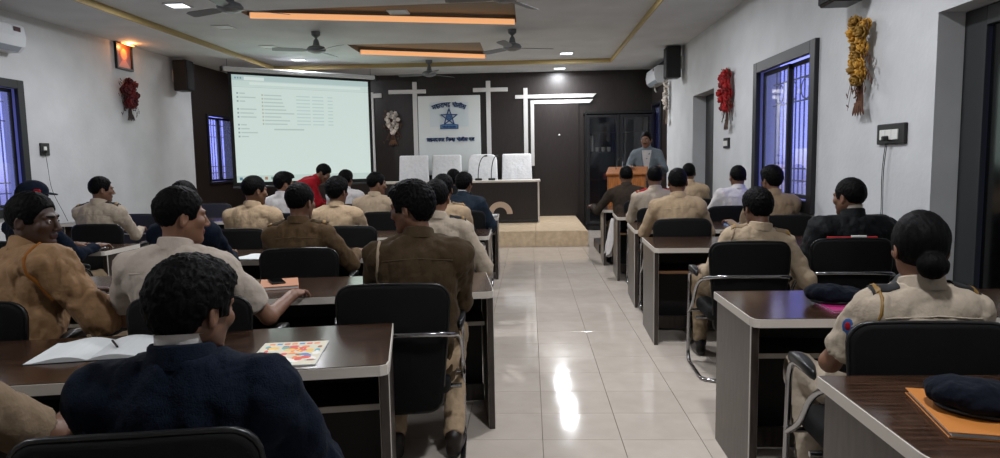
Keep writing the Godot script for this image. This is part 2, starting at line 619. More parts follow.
	M.gold = mat(Color(0.50, 0.37, 0.14), 0.55)
	M.orange = mat(Color(0.70, 0.43, 0.16), 0.6)
	M.pink = mat(Color(0.62, 0.10, 0.38), 0.6)

func _ready() -> void:
	# camera, sky, lights, exposure
	var cam := Camera3D.new()
	cam.name = "camera"
	add_child(cam)
	cam.position = Vector3(0, 1.42, 0)
	cam.rotation_order = EULER_ORDER_YXZ
	cam.rotation_degrees = Vector3(-5.75, 2.55, -1.0)
	cam.fov = rad_to_deg(2.0 * atan(229.0 / 680.0))
	cam.near = 0.05
	var we := WorldEnvironment.new()
	we.name = "world"
	var env := Environment.new()
	env.background_mode = Environment.BG_SKY
	var sky := Sky.new()
	var psm := ProceduralSkyMaterial.new()
	psm.sky_top_color = Color(0.36, 0.40, 0.86)
	psm.sky_horizon_color = Color(0.52, 0.55, 0.96)
	psm.ground_horizon_color = Color(0.50, 0.50, 0.80)
	psm.ground_bottom_color = Color(0.25, 0.25, 0.4)
	psm.sky_energy_multiplier = SKY_E
	psm.ground_energy_multiplier = SKY_E
	sky.sky_material = psm
	env.sky = sky
	env.tonemap_mode = Environment.TONE_MAPPER_LINEAR
	env.tonemap_exposure = 1.12
	env.sdfgi_enabled = true
	env.ssao_enabled = true
	env.ssil_enabled = true
	we.environment = env
	add_child(we)
	materials()
	downlights()
	shell()
	stage()
	screen()
	back_wall_things()
	wall_things()
	fans()
	desks()
	chairs()
	desk_things()
	people()

const SKY_E := 1.45
const LAMP_E := 5.0

# ------------------------------------------------------------------ lamps
func downlights() -> void:
	var em := mat(Color(0.95, 0.97, 1.0), 0.5)
	em.emission_enabled = true
	em.emission = Color(0.92, 0.96, 1.0)
	em.emission_energy_multiplier = 3.0
	var off := mat(Color(0.86, 0.88, 0.88), 0.35)
	var rows := [
		[-4.05, 3.28, -7.95, 1, "lit square ceiling downlight near the top left, beside the nearest fan"],
		[-4.1, 3.28, -9.25, 0, "unlit ceiling downlight, first behind the lit one by the nearest fan"],
		[-4.1, 3.28, -10.85, 0, "unlit ceiling downlight in front of the lit one above the projection screen"],
		[-4.1, 3.28, -12.25, 1, "lit square ceiling downlight above the top of the projection screen"],
		[0.68, 3.28, -12.25, 1, "lit square ceiling downlight in the recessed ceiling, near its right back corner"],
		[0.62, 3.2, -13.6, 1, "lit ceiling downlight on the lower border close to the dark back wall"],
		[0.74, 3.28, -8.0, 1, "lit ceiling downlight at the top edge, right of the middle"],
		[-1.6, 3.28, -8.6, 0, "unlit ceiling downlight between the two glowing orange strips"],
		[-4.05, 3.28, -4.6, 0, "unlit ceiling downlight over the left front desks"],
		[0.72, 3.28, -4.6, 1, "lit ceiling downlight over the aisle"],
		[-1.7, 3.28, -5.4, 1, "lit ceiling downlight over the middle of the left desks"],
		[-4.05, 3.28, -1.4, 1, "lit ceiling downlight over the back left of the room"],
		[0.72, 3.28, -1.6, 1, "lit ceiling downlight over the photographer's end of the aisle"],
	]
	for r in rows:
		var t := thing("ceiling_downlight", r[4], "light", Vector3(r[0], r[1], r[2]))
		var fr := MB.new()
		for s in [[0, 1], [0, -1], [1, 0], [-1, 0]]:
			fr.box(Vector3(s[0] * 0.115, -0.006, s[1] * 0.115), Vector3(0.02 if s[0] else 0.25, 0.012, 0.02 if s[1] else 0.21))
		obj("frame", fr, M.white, t)
		var d := MB.new()
		d.box(Vector3(0, -0.003, 0), Vector3(0.208, 0.006, 0.208))
		obj("diffuser", d, em if r[3] else off, t)
		if r[3]:
			var l := AreaLight3D.new()
			l.name = "lamp_light"
			l.area_size = Vector2(0.2, 0.2)
			l.light_energy = LAMP_E * (0.8 if r[1] < 3.25 else 1.0)
			l.light_color = Color(0.97, 0.98, 1.0)
			l.area_range = 20.0
			l.area_attenuation = 2.0
			l.shadow_enabled = true
			t.add_child(l)
			l.position = Vector3(0, -0.016, 0)
			l.rotation_degrees = Vector3(-90, 0, 0)

# ------------------------------------------------------------------ room
func wall_z(x0: float, x1: float, za: float, zb: float, y1: float, holes: Array) -> MB:
	# a wall that runs along z between za < zb with openings [z0, z1, y0, y1]
	var m := MB.new()
	var xs := (x0 + x1) * 0.5
	var w := absf(x1 - x0)
	var hs := holes.duplicate()
	hs.sort_custom(func(a, b): return a[0] < b[0])
	var z := za
	for hh in hs:
		m.box(Vector3(xs, y1 * 0.5, (z + hh[0]) * 0.5), Vector3(w, y1, hh[0] - z))
		if hh[2] > 0: m.box(Vector3(xs, hh[2] * 0.5, (hh[0] + hh[1]) * 0.5), Vector3(w, hh[2], hh[1] - hh[0]))
		m.box(Vector3(xs, (hh[3] + y1) * 0.5, (hh[0] + hh[1]) * 0.5), Vector3(w, y1 - hh[3], hh[1] - hh[0]))
		z = hh[1]
	m.box(Vector3(xs, y1 * 0.5, (z + zb) * 0.5), Vector3(w, y1, zb - z))
	return m

func window(called: String, x: float, side: float, z0: float, z1: float, y0: float, y1: float, fw: float, ornate: bool) -> void:
	# frame in the wall plane, two sliding sashes with panes, iron grille outside
	var w := Node3D.new()
	w.name = called
	w.set_meta("kind", "structure")
	add_child(w)
	w.position = Vector3(x, 0, 0)
	var zc := (z0 + z1) * 0.5
	var L := z1 - z0
	var f := MB.new()
	for s in [-1.0, 1.0]:
		f.box(Vector3(-side * 0.015, (y0 + y1) * 0.5, zc + s * (L * 0.5 - fw * 0.5)), Vector3(0.05, y1 - y0, fw), 0.004)
	f.box(Vector3(-side * 0.015, y1 - fw * 0.5, zc), Vector3(0.05, fw, L - 2 * fw), 0.004)
	f.box(Vector3(-side * 0.015, y0 + fw * 0.5, zc), Vector3(0.05, fw, L - 2 * fw), 0.004)
	obj("window_frame", f, M.frame, w)
	var iy0 := y0 + fw; var iy1 := y1 - fw
	var iz0 := z0 + fw; var iz1 := z1 - fw
	for k in 2:
		var s0 := iz0 + (iz1 - iz0) * 0.5 * k - (0.02 if k else 0.0)
		var s1 := iz0 + (iz1 - iz0) * 0.5 * (k + 1) + (0.0 if k else 0.02)
		var dx := side * (0.05 + 0.03 * k)
		var s := MB.new()
		s.box(Vector3(dx, (iy0 + iy1) * 0.5, s0 + 0.02), Vector3(0.028, iy1 - iy0, 0.04), 0.003)
		s.box(Vector3(dx, (iy0 + iy1) * 0.5, s1 - 0.02), Vector3(0.028, iy1 - iy0, 0.04), 0.003)
		s.box(Vector3(dx, iy0 + 0.02, (s0 + s1) * 0.5), Vector3(0.028, 0.04, s1 - s0 - 0.08), 0.003)
		s.box(Vector3(dx, iy1 - 0.02, (s0 + s1) * 0.5), Vector3(0.028, 0.04, s1 - s0 - 0.08), 0.003)
		var sn := obj("window_sash", s, M.black, w)
		var p := MB.new()
		p.box(Vector3(dx, (iy0 + iy1) * 0.5, (s0 + s1) * 0.5), Vector3(0.005, iy1 - iy0 - 0.08, s1 - s0 - 0.08))
		obj("window_pane", p, M.glass, sn)
	# grille
	var gx := side * 0.16
	var n := int((iz1 - iz0) / 0.105)
	for i in n:
		var b := MB.new()
		var z := iz0 + (iz1 - iz0) * (i + 0.5) / n
		b.box(Vector3(gx, (iy0 + iy1) * 0.5, z), Vector3(0.012, iy1 - iy0, 0.012))
		obj("grille_bar", b, M.frame, w)
	for yy in [iy0 + 0.16, iy0 + 0.28, iy1 - 0.14, iy1 - 0.36]:
		var b2 := MB.new()
		b2.box(Vector3(gx - side * 0.012, yy, (iz0 + iz1) * 0.5), Vector3(0.012, 0.014, iz1 - iz0))
		obj("grille_rail", b2, M.frame, w)
	if ornate:
		for i in 4:
			var pts := []
			for j in 17:
				var th := TAU * j / 16.0
				pts.append(Vector3(gx - side * 0.012, iy1 - 0.25 + 0.1 * sin(th), iz0 + (iz1 - iz0) * (i + 0.5) / 4.0 + 0.12 * cos(th)))
			var sc := MB.new()
			sc.tube(pts, 0.006, 5)
			obj("grille_scroll", sc, M.frame, w)

func shell() -> void:
	# floor: grout bed with single tiles, 300 nearest to the view as pieces, the rest in one
	var bed := MB.new()
	bed.box(Vector3(-1.68, -0.105, -5.8), Vector3(9.0, 0.2, 17.4))
	var fl := struct("floor", bed, M.grout)
	var tile := MB.new()
	tile.box(Vector3(0, -0.004, 0), Vector3(0.3975, 0.012, 0.3625), 0.0015)
	var tm := tile.done()
	var spots := []
	for i in range(-15, 7):
		for j in 44:
			var x := 0.25 + 0.4 * i
			var z := 1.95 - 0.365 * j
			if x > 2.7 or z < -14.0 or x < -6.0: continue
			# how plainly the tile shows: aisle first
			var seen := 100.0
			var d := -z
			if d > 2.2:
				var px := 529.0 + x / d * 680.0
				if px > 60 and px < 1000: seen = absf(x - 0.35) * (1.0 if x > 0.35 else 1.2) + d * 0.02
			if z < -11.0 and x < 0.95: seen = 90.0
			spots.append([seen, x, z])
	spots.sort_custom(func(a, b): return a[0] < b[0])
	var mm := MultiMesh.new()
	mm.transform_format = MultiMesh.TRANSFORM_3D
	mm.mesh = tm
	mm.instance_count = spots.size() - 300
	for i in spots.size():
		if i < 300:
			var o := obj("tile", tm, M["tile%d" % ((i * 7) % 3)], fl)
			o.position = Vector3(spots[i][1], 0, spots[i][2])
		else:
			mm.set_instance_transform(i - 300, Transform3D(Basis(), Vector3(spots[i][1], 0, spots[i][2])))
	var mi := MultiMeshInstance3D.new()
	mi.multimesh = mm
	mi.material_override = M.tile0
	mi.name = "tiling"
	mi.set_meta("kind", "stuff")
	fl.add_child(mi)
	# walls
	struct("wall_left", wall_z(-5.86, -6.11, -11.75, 2.4, 3.6, [[-7.74, -6.0, 0.88, 2.43]]), M.plaster)
	struct("wall_left_stage", wall_z(-5.86, -6.11, -14.35, -11.75, 3.6, [[-13.5, -12.25, 1.08, 2.36]]), M.darkwood)
	struct("wall_right", wall_z(2.5, 2.75, -12.55, 2.4, 3.6, [[-10.6, -9.42, 0.0, 2.34], [-7.69, -6.07, 0.9, 2.42], [-4.36, -2.75, 0.0, 2.27]]), M.plaster)
	struct("wall_right_stage", wall_z(2.5, 2.75, -14.35, -12.55, 3.6, [[-13.95, -13.0, 1.0, 2.5]]), M.darkwood)
	var bw := MB.new()
	bw.box(Vector3(-1.68, 1.8, -14.22), Vector3(8.36, 3.6, 0.24))
	struct("wall_back", bw, M.darkwood)
	var rw := MB.new()
	rw.box(Vector3(-1.68, 1.8, 2.52), Vector3(8.86, 3.6, 0.24))
	struct("wall_rear", rw, M.plaster)
	# ceiling: lower border all round, raised middle with two slanting slots
	var bd := MB.new()
	bd.box(Vector3(-5.5, 3.3, -5.85), Vector3(1.3, 0.2, 16.9))
	bd.box(Vector3(2.15, 3.3, -5.85), Vector3(1.2, 0.2, 16.9))
	bd.box(Vector3(-1.65, 3.3, -13.65), Vector3(6.4, 0.2, 1.3))
	bd.box(Vector3(-1.65, 3.3, 1.9), Vector3(6.4, 0.2, 1.4))
	struct("ceiling_border", bd, M.ceiling)
	var cs := CSGCombiner3D.new()
	cs.name = "ceiling"
	cs.set_meta("kind", "structure")
	var slab := CSGBox3D.new()
	slab.size = Vector3(6.6, 0.2, 14.4)
	slab.position = Vector3(-1.65, 3.38, -5.9)
	slab.material = M.ceiling
	cs.add_child(slab)
	var slots := [
		[Vector2(-3.5, -8.35), Vector2(-0.15, -8.2), Vector2(-0.15, -9.45), Vector2(-3.5, -8.6)],
		[Vector2(-2.85, -10.85), Vector2(-0.75, -10.95), Vector2(-0.75, -12.45), Vector2(-2.85, -11.6)],
	]
	for s in slots:
		var pg := CSGPolygon3D.new()
		var arr := PackedVector2Array()
		for p in s: arr.append(Vector2(p.x, p.y))
		pg.polygon = arr
		pg.depth = 0.1
		pg.operation = CSGShape3D.OPERATION_SUBTRACTION
		pg.rotation_degrees = Vector3(90, 0, 0)   # polygon y becomes scene z, depth goes down
		pg.position = Vector3(0, 3.27, 0)
		pg.material = M.tan
		cs.add_child(pg)
	add_child(cs)
	# the roof over the slots is the slab itself; yellow cove faces of the tray
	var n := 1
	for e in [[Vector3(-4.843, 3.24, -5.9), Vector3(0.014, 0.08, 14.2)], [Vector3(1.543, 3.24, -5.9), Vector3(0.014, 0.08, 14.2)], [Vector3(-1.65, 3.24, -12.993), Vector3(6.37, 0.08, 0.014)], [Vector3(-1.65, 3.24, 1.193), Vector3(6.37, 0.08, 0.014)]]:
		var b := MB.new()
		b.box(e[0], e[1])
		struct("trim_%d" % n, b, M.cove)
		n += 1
	# glowing strips along the far edge of each slot
	var led := mat(Color(1.0, 0.6, 0.3), 0.5)
	led.emission_enabled = true
	led.emission = Color(1.0, 0.74, 0.52)
	led.emission_energy_multiplier = 0.68
	for k in 2:
		var a: Vector2 = slots[k][3]; var b: Vector2 = slots[k][2]
		var t := thing("ceiling_strip_light", ["long glowing orange strip in the nearer slanting ceiling slot", "shorter glowing orange strip in the farther slanting ceiling slot"][k], "strip light", Vector3((a.x + b.x) * 0.5, 3.28, (a.y + b.y) * 0.5), -rad_to_deg(atan2(b.y - a.y, b.x - a.x)))
		var ln := a.distance_to(b)
		var d := MB.new()
		d.box(Vector3(0, 0.0, 0.022), Vector3(ln - 0.06, 0.07, 0.02), 0.004)
		obj("diffuser", d, led, t)
		var c := MB.new()
		c.box(Vector3(0, 0.004, 0.006), Vector3(ln - 0.04, 0.08, 0.012))
		obj("channel", c, M.white, t)
		var l := AreaLight3D.new()
		l.name = "strip_light"
		l.area_size = Vector2(ln - 0.06, 0.04)
		l.light_color = Color(1.0, 0.7, 0.45)
		l.light_energy = 0.045
		l.area_range = 20.0
		l.area_attenuation = 2.0
		l.shadow_enabled = true
		t.add_child(l)
		l.position = Vector3(0, 0.02, 0.05)
		l.rotation_degrees = Vector3(0, 180, 0)
	# openings
	window("window_1", -5.86, -1.0, -7.74, -6.0, 0.88, 2.43, 0.1, true)
	window("window_2", -5.86, -1.0, -13.5, -12.25, 1.08, 2.36, 0.04, false)
	window("window_3", 2.5, 1.0, -7.69, -6.07, 0.9, 2.42, 0.11, true)
	window("window_4", 2.5, 1.0, -13.95, -13.0, 1.0, 2.5, 0.05, false)
	# grey door in the right wall recess
	var d1 := MB.new()
	d1.box(Vector3(2.72, 1.17, -10.01), Vector3(0.05, 2.34, 1.18), 0.003)
	var dn := struct("door_1", d1, mat(Color(0.16, 0.16, 0.165), 0.5))
	var hd := MB.new()
	hd.tube([Vector3(2.66, 0.95, -9.55), Vector3(2.66, 1.15, -9.55)], 0.012, 8)
	for y in [0.96, 1.14]: hd.tube([Vector3(2.66, y, -9.55), Vector3(2.7, y, -9.55)], 0.009, 6)
	obj("handle", hd, M.chrome, dn)
	# dark glass door on the right, with a grey stile and white etched flowers
	var d2 := MB.new()
	d2.box(Vector3(2.69, 1.13, -4.26), Vector3(0.06, 2.27, 0.2), 0.003)
	d2.box(Vector3(2.69, 2.21, -3.45), Vector3(0.06, 0.11, 1.42), 0.003)
	d2.box(Vector3(2.69, 1.13, -2.8), Vector3(0.06, 2.27, 0.1), 0.003)
	var dd := struct("door_2", d2, mat(Color(0.15, 0.16, 0.165), 0.5))
	var g2 := MB.new()
	g2.box(Vector3(2.7, 1.08, -3.5), Vector3(0.02, 2.15, 1.3))
	obj("door_glass", g2, M.doorglass, dd)
	for fl2 in [[1.19, -3.86, 0.16], [1.0, -3.83, 0.07], [0.98, -3.95, 0.04], [0.9, -3.78, 0.05]]:
		var e2 := MB.new()
		var pts := []
		for j in 21:
			var th := TAU * j / 21.0
			var r: float = fl2[2] * 0.5 * (1.0 + (0.12 * cos(th * 7.0) if fl2[2] > 0.1 else 0.4 * cos(th * 5.0)))
			pts.append(Vector3(2.688, fl2[0] + r * sin(th), fl2[1] + r * cos(th)))
		e2.tube(pts, 0.006, 5, true)
		obj("etched_flower", e2, M.trim, dd)
	# dark door in the back wall, framed by the white strips
	var d3 := MB.new()
	d3.box(Vector3(0.56, 1.42, -14.085), Vector3(0.92, 2.3, 0.03), 0.003)
	var d3n := struct("door_3", d3, M.darkwood)
	var kb := MB.new()
	kb.sphere(Vector3(0.62, 1.92, -14.06), Vector3(0.022, 0.022, 0.02), 10)
	obj("peephole", kb, M.trim, d3n)

# ------------------------------------------------------------------ stage
func stage() -> void:
	var st := MB.new()
	st.box(Vector3(-2.46, 0.12, -12.62), Vector3(6.8, 0.235, 2.98))
	var s := struct("stage_platform", st, M.grout)
	for i in 8:
		for j in 4:
			var t := MB.new()
			var x0 := 0.94 - 0.85 * (i + 1) + 0.002
			var z1 := -11.105 - 0.745 * j
			if x0 < -5.9: continue
			t.box(Vector3(x0 + 0.4235, 0.247, z1 - 0.371), Vector3(0.847, 0.024, 0.741), 0.002)
			obj("tile", t, M.platform, s)
		var r := MB.new()
		r.box(Vector3(0.94 - 0.85 * i - 0.425, 0.118, -11.12), Vector3(0.847, 0.232, 0.02), 0.002)
		obj("riser_tile", r, M.platform, s)
	for j in 4:
		var r2 := MB.new()
		r2.box(Vector3(0.944, 0.118, -11.115 - 0.745 * j - 0.371), Vector3(0.016, 0.232, 0.741), 0.002)
		obj("riser_tile", r2, M.platform, s)
	# head table
	var t2 := thing("head_table", "long dark table with white top edge standing on the stage platform", "table", Vector3(-1.3, 0.26, -12.6))
	var W := 3.0
	var tp := MB.new()
	tp.box(Vector3(0, 0.775, -0.28), Vector3(W, 0.035, 0.62), 0.004)
	obj("table_top", tp, M.band, t2)
	var fp := MB.new()
	fp.box(Vector3(0, 0.385, -0.02), Vector3(W - 0.1, 0.74, 0.025), 0.003)
	obj("front_panel", fp, M.darkwood, t2)
	for sx in [-1.0, 1.0]:
		var lg := MB.new()
		lg.box(Vector3(sx * (W * 0.5 - 0.045), 0.38, -0.28), Vector3(0.05, 0.755, 0.54), 0.004)
		obj("leg_panel", lg, M.band, t2)
	var bs := MB.new()
	bs.box(Vector3(0, 0.03, -0.005), Vector3(W - 0.12, 0.05, 0.03), 0.003)
	obj("skirting", bs, M.deskdark, t2)
	# half ring inlay on the table front
	var hr := MB.new()
	var poly := PackedVector2Array()
	for i in 19: poly.append(Vector2(cos(PI * i / 18.0), sin(PI * i / 18.0)) * 0.23)
	for i in range(18, -1, -1): poly.append(Vector2(cos(PI * i / 18.0), sin(PI * i / 18.0)) * 0.125)
	hr.xf = Transform3D(Basis(Vector3.RIGHT, -PI / 2), Vector3(0.78, 0.155, -0.004))
	var pz := PackedVector2Array()
	for p in poly: pz.append(Vector2(p.x, -p.y))
	hr.xf = Transform3D(Basis(Vector3(1, 0, 0), Vector3(0, 0, 1), Vector3(0, -1, 0)), Vector3(0.75, 0.17, -0.004))
	hr.prism(pz, 0.0, 0.02)
	var hn := obj("half_ring", hr, mat(Color(0.72, 0.63, 0.55), 0.5), t2)
	hn.set_meta("label", "cream half-ring ornament on the dark front")
	# chairs with white covers behind the table
	var cx := [-2.33, -1.66, -0.94, -0.25]
	var lab := ["white-covered stage chair, nearest the projection screen", "white-covered stage chair below the emblem board", "white-covered stage chair behind the microphones, rounded top", "white-covered stage chair at the right end of the head table"]
	for i in 4:
		var c := thing("covered_chair", lab[i], "chair", Vector3(cx[i], 0.26, -13.45), 180.0, "white-covered chairs on the stage")
		var o2 := PackedVector2Array()
		var w := 0.29
		var rr := 0.12 if i == 2 else 0.03
		for k in 5: o2.append(Vector2(w - rr + rr * cos(PI * 0.5 * k / 4.0), 1.29 - rr + rr * sin(PI * 0.5 * k / 4.0)))
		for k in 5: o2.append(Vector2(-w + rr - rr * sin(PI * 0.5 * k / 4.0), 1.29 - rr + rr * cos(PI * 0.5 * k / 4.0)))
		o2.append(Vector2(-w - 0.015, 0.7)); o2.append(Vector2(-w - 0.02, 0.4)); o2.append(Vector2(0, 0.395)); o2.append(Vector2(w + 0.02, 0.4)); o2.append(Vector2(w + 0.015, 0.7))
		var b := MB.new()
		b.pillow(o2, 0.1, 0.03, func(p: Vector3) -> Vector3: return Vector3(p.x, p.y, p.z + 0.24 + 0.006 * sin(p.x * 30.0 + p.y * 9.0) + (p.y - 0.5) * 0.08))
		obj("back_cover", b, M.cover, c)
		var st2 := MB.new()
		st2.box(Vector3(0, 0.43, 0), Vector3(0.5, 0.1, 0.46), 0.03)
		obj("seat", st2, M.cover, c)
		for sx in [-1, 1]:
			for sz in [-1, 1]:
				var lg2 := MB.new()
				lg2.tube([Vector3(sx * 0.21, 0, sz * 0.19), Vector3(sx * 0.2, 0.4, sz * 0.18)], 0.014, 6)
				obj("leg", lg2, M.chrome, c)
	# microphones on the table
	var mx := [-0.96, -0.71]
	for i in 2:
		var m := thing("microphone", ["gooseneck microphone on the head table, left one of two", "gooseneck microphone on the head table, right one of two"][i], "microphone", Vector3(mx[i], 1.0535, -12.85), 0, "gooseneck microphones on the head table")
		var b3 := MB.new()
		b3.box(Vector3(0, 0.02, 0), Vector3(0.13, 0.04, 0.1), 0.01)
		obj("base", b3, M.black, m)
		var nk := MB.new()
		var pts := []
		for k in 9:
			var u := k / 8.0
			pts.append(Vector3(-0.01 + (0.13 * u * u if i == 0 else 0.1 * u * u), 0.04 + 0.42 * sin(u * 1.45), -0.02 - 0.06 * u * u))
		nk.tube(pts, 0.009, 6)
		obj("gooseneck", nk, M.black, m)
		var hd := MB.new()
		hd.tube([pts[8], pts[8] + Vector3(0.04, 0.005, -0.03)], 0.016, 8)
		obj("microphone_head", hd, M.black, m)
	# lectern and its step
	var da := MB.new()
	da.box(Vector3(1.68, 0.07, -10.62), Vector3(1.3, 0.14, 0.86), 0.006)
	tag(obj("dais", da, M.darkwood), "low dark dais under the lectern and the standing speaker", "dais")
	var le := thing("lectern", "orange-brown wooden lectern in front of the standing speaker", "lectern", Vector3(1.47, 0.14, -10.35), -12.0)
	var lb := MB.new()
	lb.box(Vector3(0, 0.52, 0.14), Vector3(0.56, 1.04, 0.025), 0.004)
	obj("front_panel", lb, M.lectern, le)
	for sx in [-1.0, 1.0]:
		var sp := MB.new()
		sp.box(Vector3(sx * 0.267, 0.52, -0.05), Vector3(0.025, 1.04, 0.36), 0.004)
		obj("side_panel", sp, M.lectern, le)
	var lt := MB.new()
	lt.xf = Transform3D(Basis(Vector3.RIGHT, deg_to_rad(12)), Vector3(0, 1.09, -0.03))
	lt.box(Vector3.ZERO, Vector3(0.6, 0.03, 0.46), 0.006)
	obj("slanted_top", lt, M.lectern, le)
	var sh := MB.new()
	sh.box(Vector3(0, 0.75, -0.04), Vector3(0.5, 0.02, 0.32), 0.003)
	obj("shelf", sh, M.lectern, le)
	var mk := thing("microphone", "thin black gooseneck microphone on the wooden lectern", "microphone", Vector3(1.30, 1.26, -10.32))
	var nk2 := MB.new()
	nk2.tube([Vector3(0, -0.005, 0), Vector3(0.0, 0.05, 0.0), Vector3(0.02, 0.12, -0.02), Vector3(0.07, 0.16, -0.06)], 0.006, 6)
	obj("gooseneck", nk2, M.black, mk)
	var nh := MB.new()
	nh.sphere(Vector3(0.085, 0.165, -0.075), Vector3(0.02, 0.02, 0.02), 10)
	obj("microphone_head", nh, M.black, mk)

# ------------------------------------------------------------------ projection screen
func screen() -> void:
	var L := Vector3(-5.06, 0, -11.45)
	var R := Vector3(-3.0, 0, -13.05)
	var c := (L + R) * 0.5
	var w := L.distance_to(R)
	var t := thing("projection_screen", "large roll-down projection screen glowing with a file list, hung left of the stage", "screen", c, rad_to_deg(atan2(-(R.z - L.z), R.x - L.x)))
	var hs := MB.new()
	hs.box(Vector3(0, 3.035, 0), Vector3(w + 0.16, 0.075, 0.085), 0.015)
	obj("roller_case", hs, M.ac, t)
	for sx in [-1.0, 1.0]:
		var ec := MB.new()
		ec.box(Vector3(sx * (w * 0.5 + 0.095), 3.035, 0), Vector3(0.03, 0.09, 0.1), 0.01)
		obj("end_cap", ec, M.black, t)
		var rod := MB.new()
		rod.tube([Vector3(sx * (w * 0.5 + 0.0), 3.07, 0), Vector3(sx * (w * 0.5 + 0.0), 3.2, 0)], 0.005, 6)
		obj("hanger", rod, M.metalgrey, t)
	var bk := MB.new()
	bk.box(Vector3(0, 2.02, -0.003), Vector3(w, 1.94, 0.003))
	obj("screen_fabric", bk, M.blackmatt, t)
	# the lit picture, one quad with the projected window
	var im := Image.create(512, 384, false, Image.FORMAT_RGB8)
	im.fill(Color8(214, 230, 224))
	im.fill_rect(Rect2i(0, 0, 512, 20), Color8(184, 206, 204))
	im.fill_rect(Rect2i(42, 6, 70, 12), Color8(222, 234, 230))
	for k in 3: im.fill_rect(Rect2i(10 + k * 9, 8, 5, 6), Color8(120, 150, 165))
	im.fill_rect(Rect2i(0, 20, 512, 20), Color8(205, 223, 217))
	im.fill_rect(Rect2i(60, 24, 420, 10), Color8(220, 234, 229))
	im.fill_rect(Rect2i(0, 42, 512, 1), Color8(170, 190, 186))
	im.fill_rect(Rect2i(0, 360, 512, 24), Color8(196, 214, 208))
	for k in 8: im.fill_rect(Rect2i(10 + k * 22, 366, 10, 10), [Color8(90, 130, 150), Color8(170, 120, 90), Color8(120, 150, 140)][k % 3])
	var rng := RandomNumberGenerator.new()
	rng.seed = 5
	for k in 13:
		if k == 3 or k == 7 or k == 12: continue
		im.fill_rect(Rect2i(14, 62 + k * 14, 6, 6), Color8(150, 168, 170))
		im.fill_rect(Rect2i(24, 63 + k * 14, 18 + rng.randi() % 40, 4), Color8(184, 202, 197))
	for k in 9:
		var y := 66 + k * 13
		im.fill_rect(Rect2i(100, y, 5, 6), Color8(178, 186, 168))
		im.fill_rect(Rect2i(108, y + 1, 50 + rng.randi() % 60, 4), Color8(184, 202, 197))
		im.fill_rect(Rect2i(225, y + 1, 52, 4), Color8(190, 212, 210))
		im.fill_rect(Rect2i(285, y + 1, 44, 4), Color8(190, 212, 210))
		im.fill_rect(Rect2i(345, y + 1, 20, 4), Color8(190, 212, 210))
	im.fill_rect(Rect2i(140, 190, 110, 5), Color8(184, 202, 197))
	var tx := ImageTexture.create_from_image(im)
	var pm := mat(Color(0.5, 0.5, 0.5), 0.9)
	pm.albedo_texture = tx
	pm.emission_enabled = true
	pm.emission = Color.BLACK
	pm.emission_texture = tx
	pm.emission_energy_multiplier = 0.7
	var x0 := -w * 0.5 + 0.06; var x1 := w * 0.5 - 0.06
	var q := MB.new()
	for a in [[x0, 1.12, 0, 1], [x1, 1.12, 1, 1], [x1, 2.95, 1, 0], [x0, 1.12, 0, 1], [x1, 2.95, 1, 0], [x0, 2.95, 0, 0]]:
		q.v.append(Vector3(a[0], a[1], 0.002)); q.n.append(Vector3(0, 0, 1)); q.uv.append(Vector2(a[2], a[3]))
	q.idx = PackedInt32Array([0, 2, 1, 3, 5, 4])
	obj("screen_picture", q, pm, t)
	var bb := MB.new()
	bb.box(Vector3(0, 1.04, 0), Vector3(w + 0.02, 0.035, 0.035), 0.008)
	obj("bottom_bar", bb, M.metalgrey, t)
	var l := AreaLight3D.new()
	l.name = "screen_light"
	l.area_size = Vector2(w - 0.12, 1.83)
	l.light_color = Color(0.85, 0.97, 0.92)
	l.light_energy = 1.2
	l.area_range = 20.0
	l.area_attenuation = 2.0
	l.shadow_enabled = true
	t.add_child(l)
	l.position = Vector3(0, 2.03, 0.03)
	l.rotation_degrees = Vector3(0, 180, 0)

# ------------------------------------------------------------------ back wall
const GLY := {
	"a": [1.0, [[.9, 1, .9, 0], [.9, .55, .4, .5], [.12, .85, .4, .88, .42, .6, .2, .52, .46, .42, .42, .12, .1, .2]]],
	"ma": [.95, [[.8, 1, .8, 0], [.25, 1, .25, .4], [.8, .42, .25, .42, .12, .3, .25, .22]]],
	"ha": [.8, [[.45, 1, .45, .8, .2, .7, .25, .52, .6, .5, .7, .3, .5, .15, .3, .22, .6, -.12]]],
	"aa": [.38, [[.2, 1, .2, 0]]],
	"ra": [.62, [[.42, 1, .5, .75, .32, .55, .15, .5, .52, 0]]],
	"sha": [.95, [[.78, 1, .78, 0], [.2, 1, .2, .5, .45, .4, .78, .48], [.2, .85, .7, .42]]],
	"ttra": [.78, [[.5, 1, .5, .82, .22, .7, .18, .42, .42, .25, .66, .35], [.2, -.12, .42, .06, .64, -.12]]],
	"pa": [.85, [[.2, 1, .2, .58, .4, .42, .7, .48], [.7, 1, .7, 0]]],
	"o": [.38, [[.2, 1, .2, 0], [.2, 1, -.15, 1.28]]],
	"la": [1.0, [[.82, 1, .82, 0], [.82, .55, .62, .7, .46, .48, .3, .7, .12, .5, .2, .25, .36, .2]]],
	"lhalf": [.62, [[.6, .55, .46, .48, .3, .7, .12, .5, .2, .25, .36, .2]]],
	"ii": [.38, [[.2, 1, .2, 0], [.2, 1, .1, 1.28, -.3, 1.26, -.42, 1]]],
	"i": [.36, [[.2, 1, .2, 0], [.2, 1, .3, 1.28, .7, 1.26, .82, 1]]],
	"sa": [.95, [[.8, 1, .8, 0], [.32, 1, .36, .75, .15, .52, .8, .52], [.15, .52, .45, .05]]],
	"da": [.72, [[.45, 1, .45, .82, .2, .7, .16, .42, .4, .28, .5, .42], [.4, .32, .62, -.08]]],
	"na": [.82, [[.7, 1, .7, 0], [.7, .52, .22, .52, .12, .42, .22, .34]]],
	"ga": [.85, [[.75, 1, .75, 0], [.3, 1, .3, .42, .14, .36]]],
	"ja": [.92, [[.8, 1, .8, 0], [.8, .52, .42, .52, .28, .3, .12, .45]]],
}
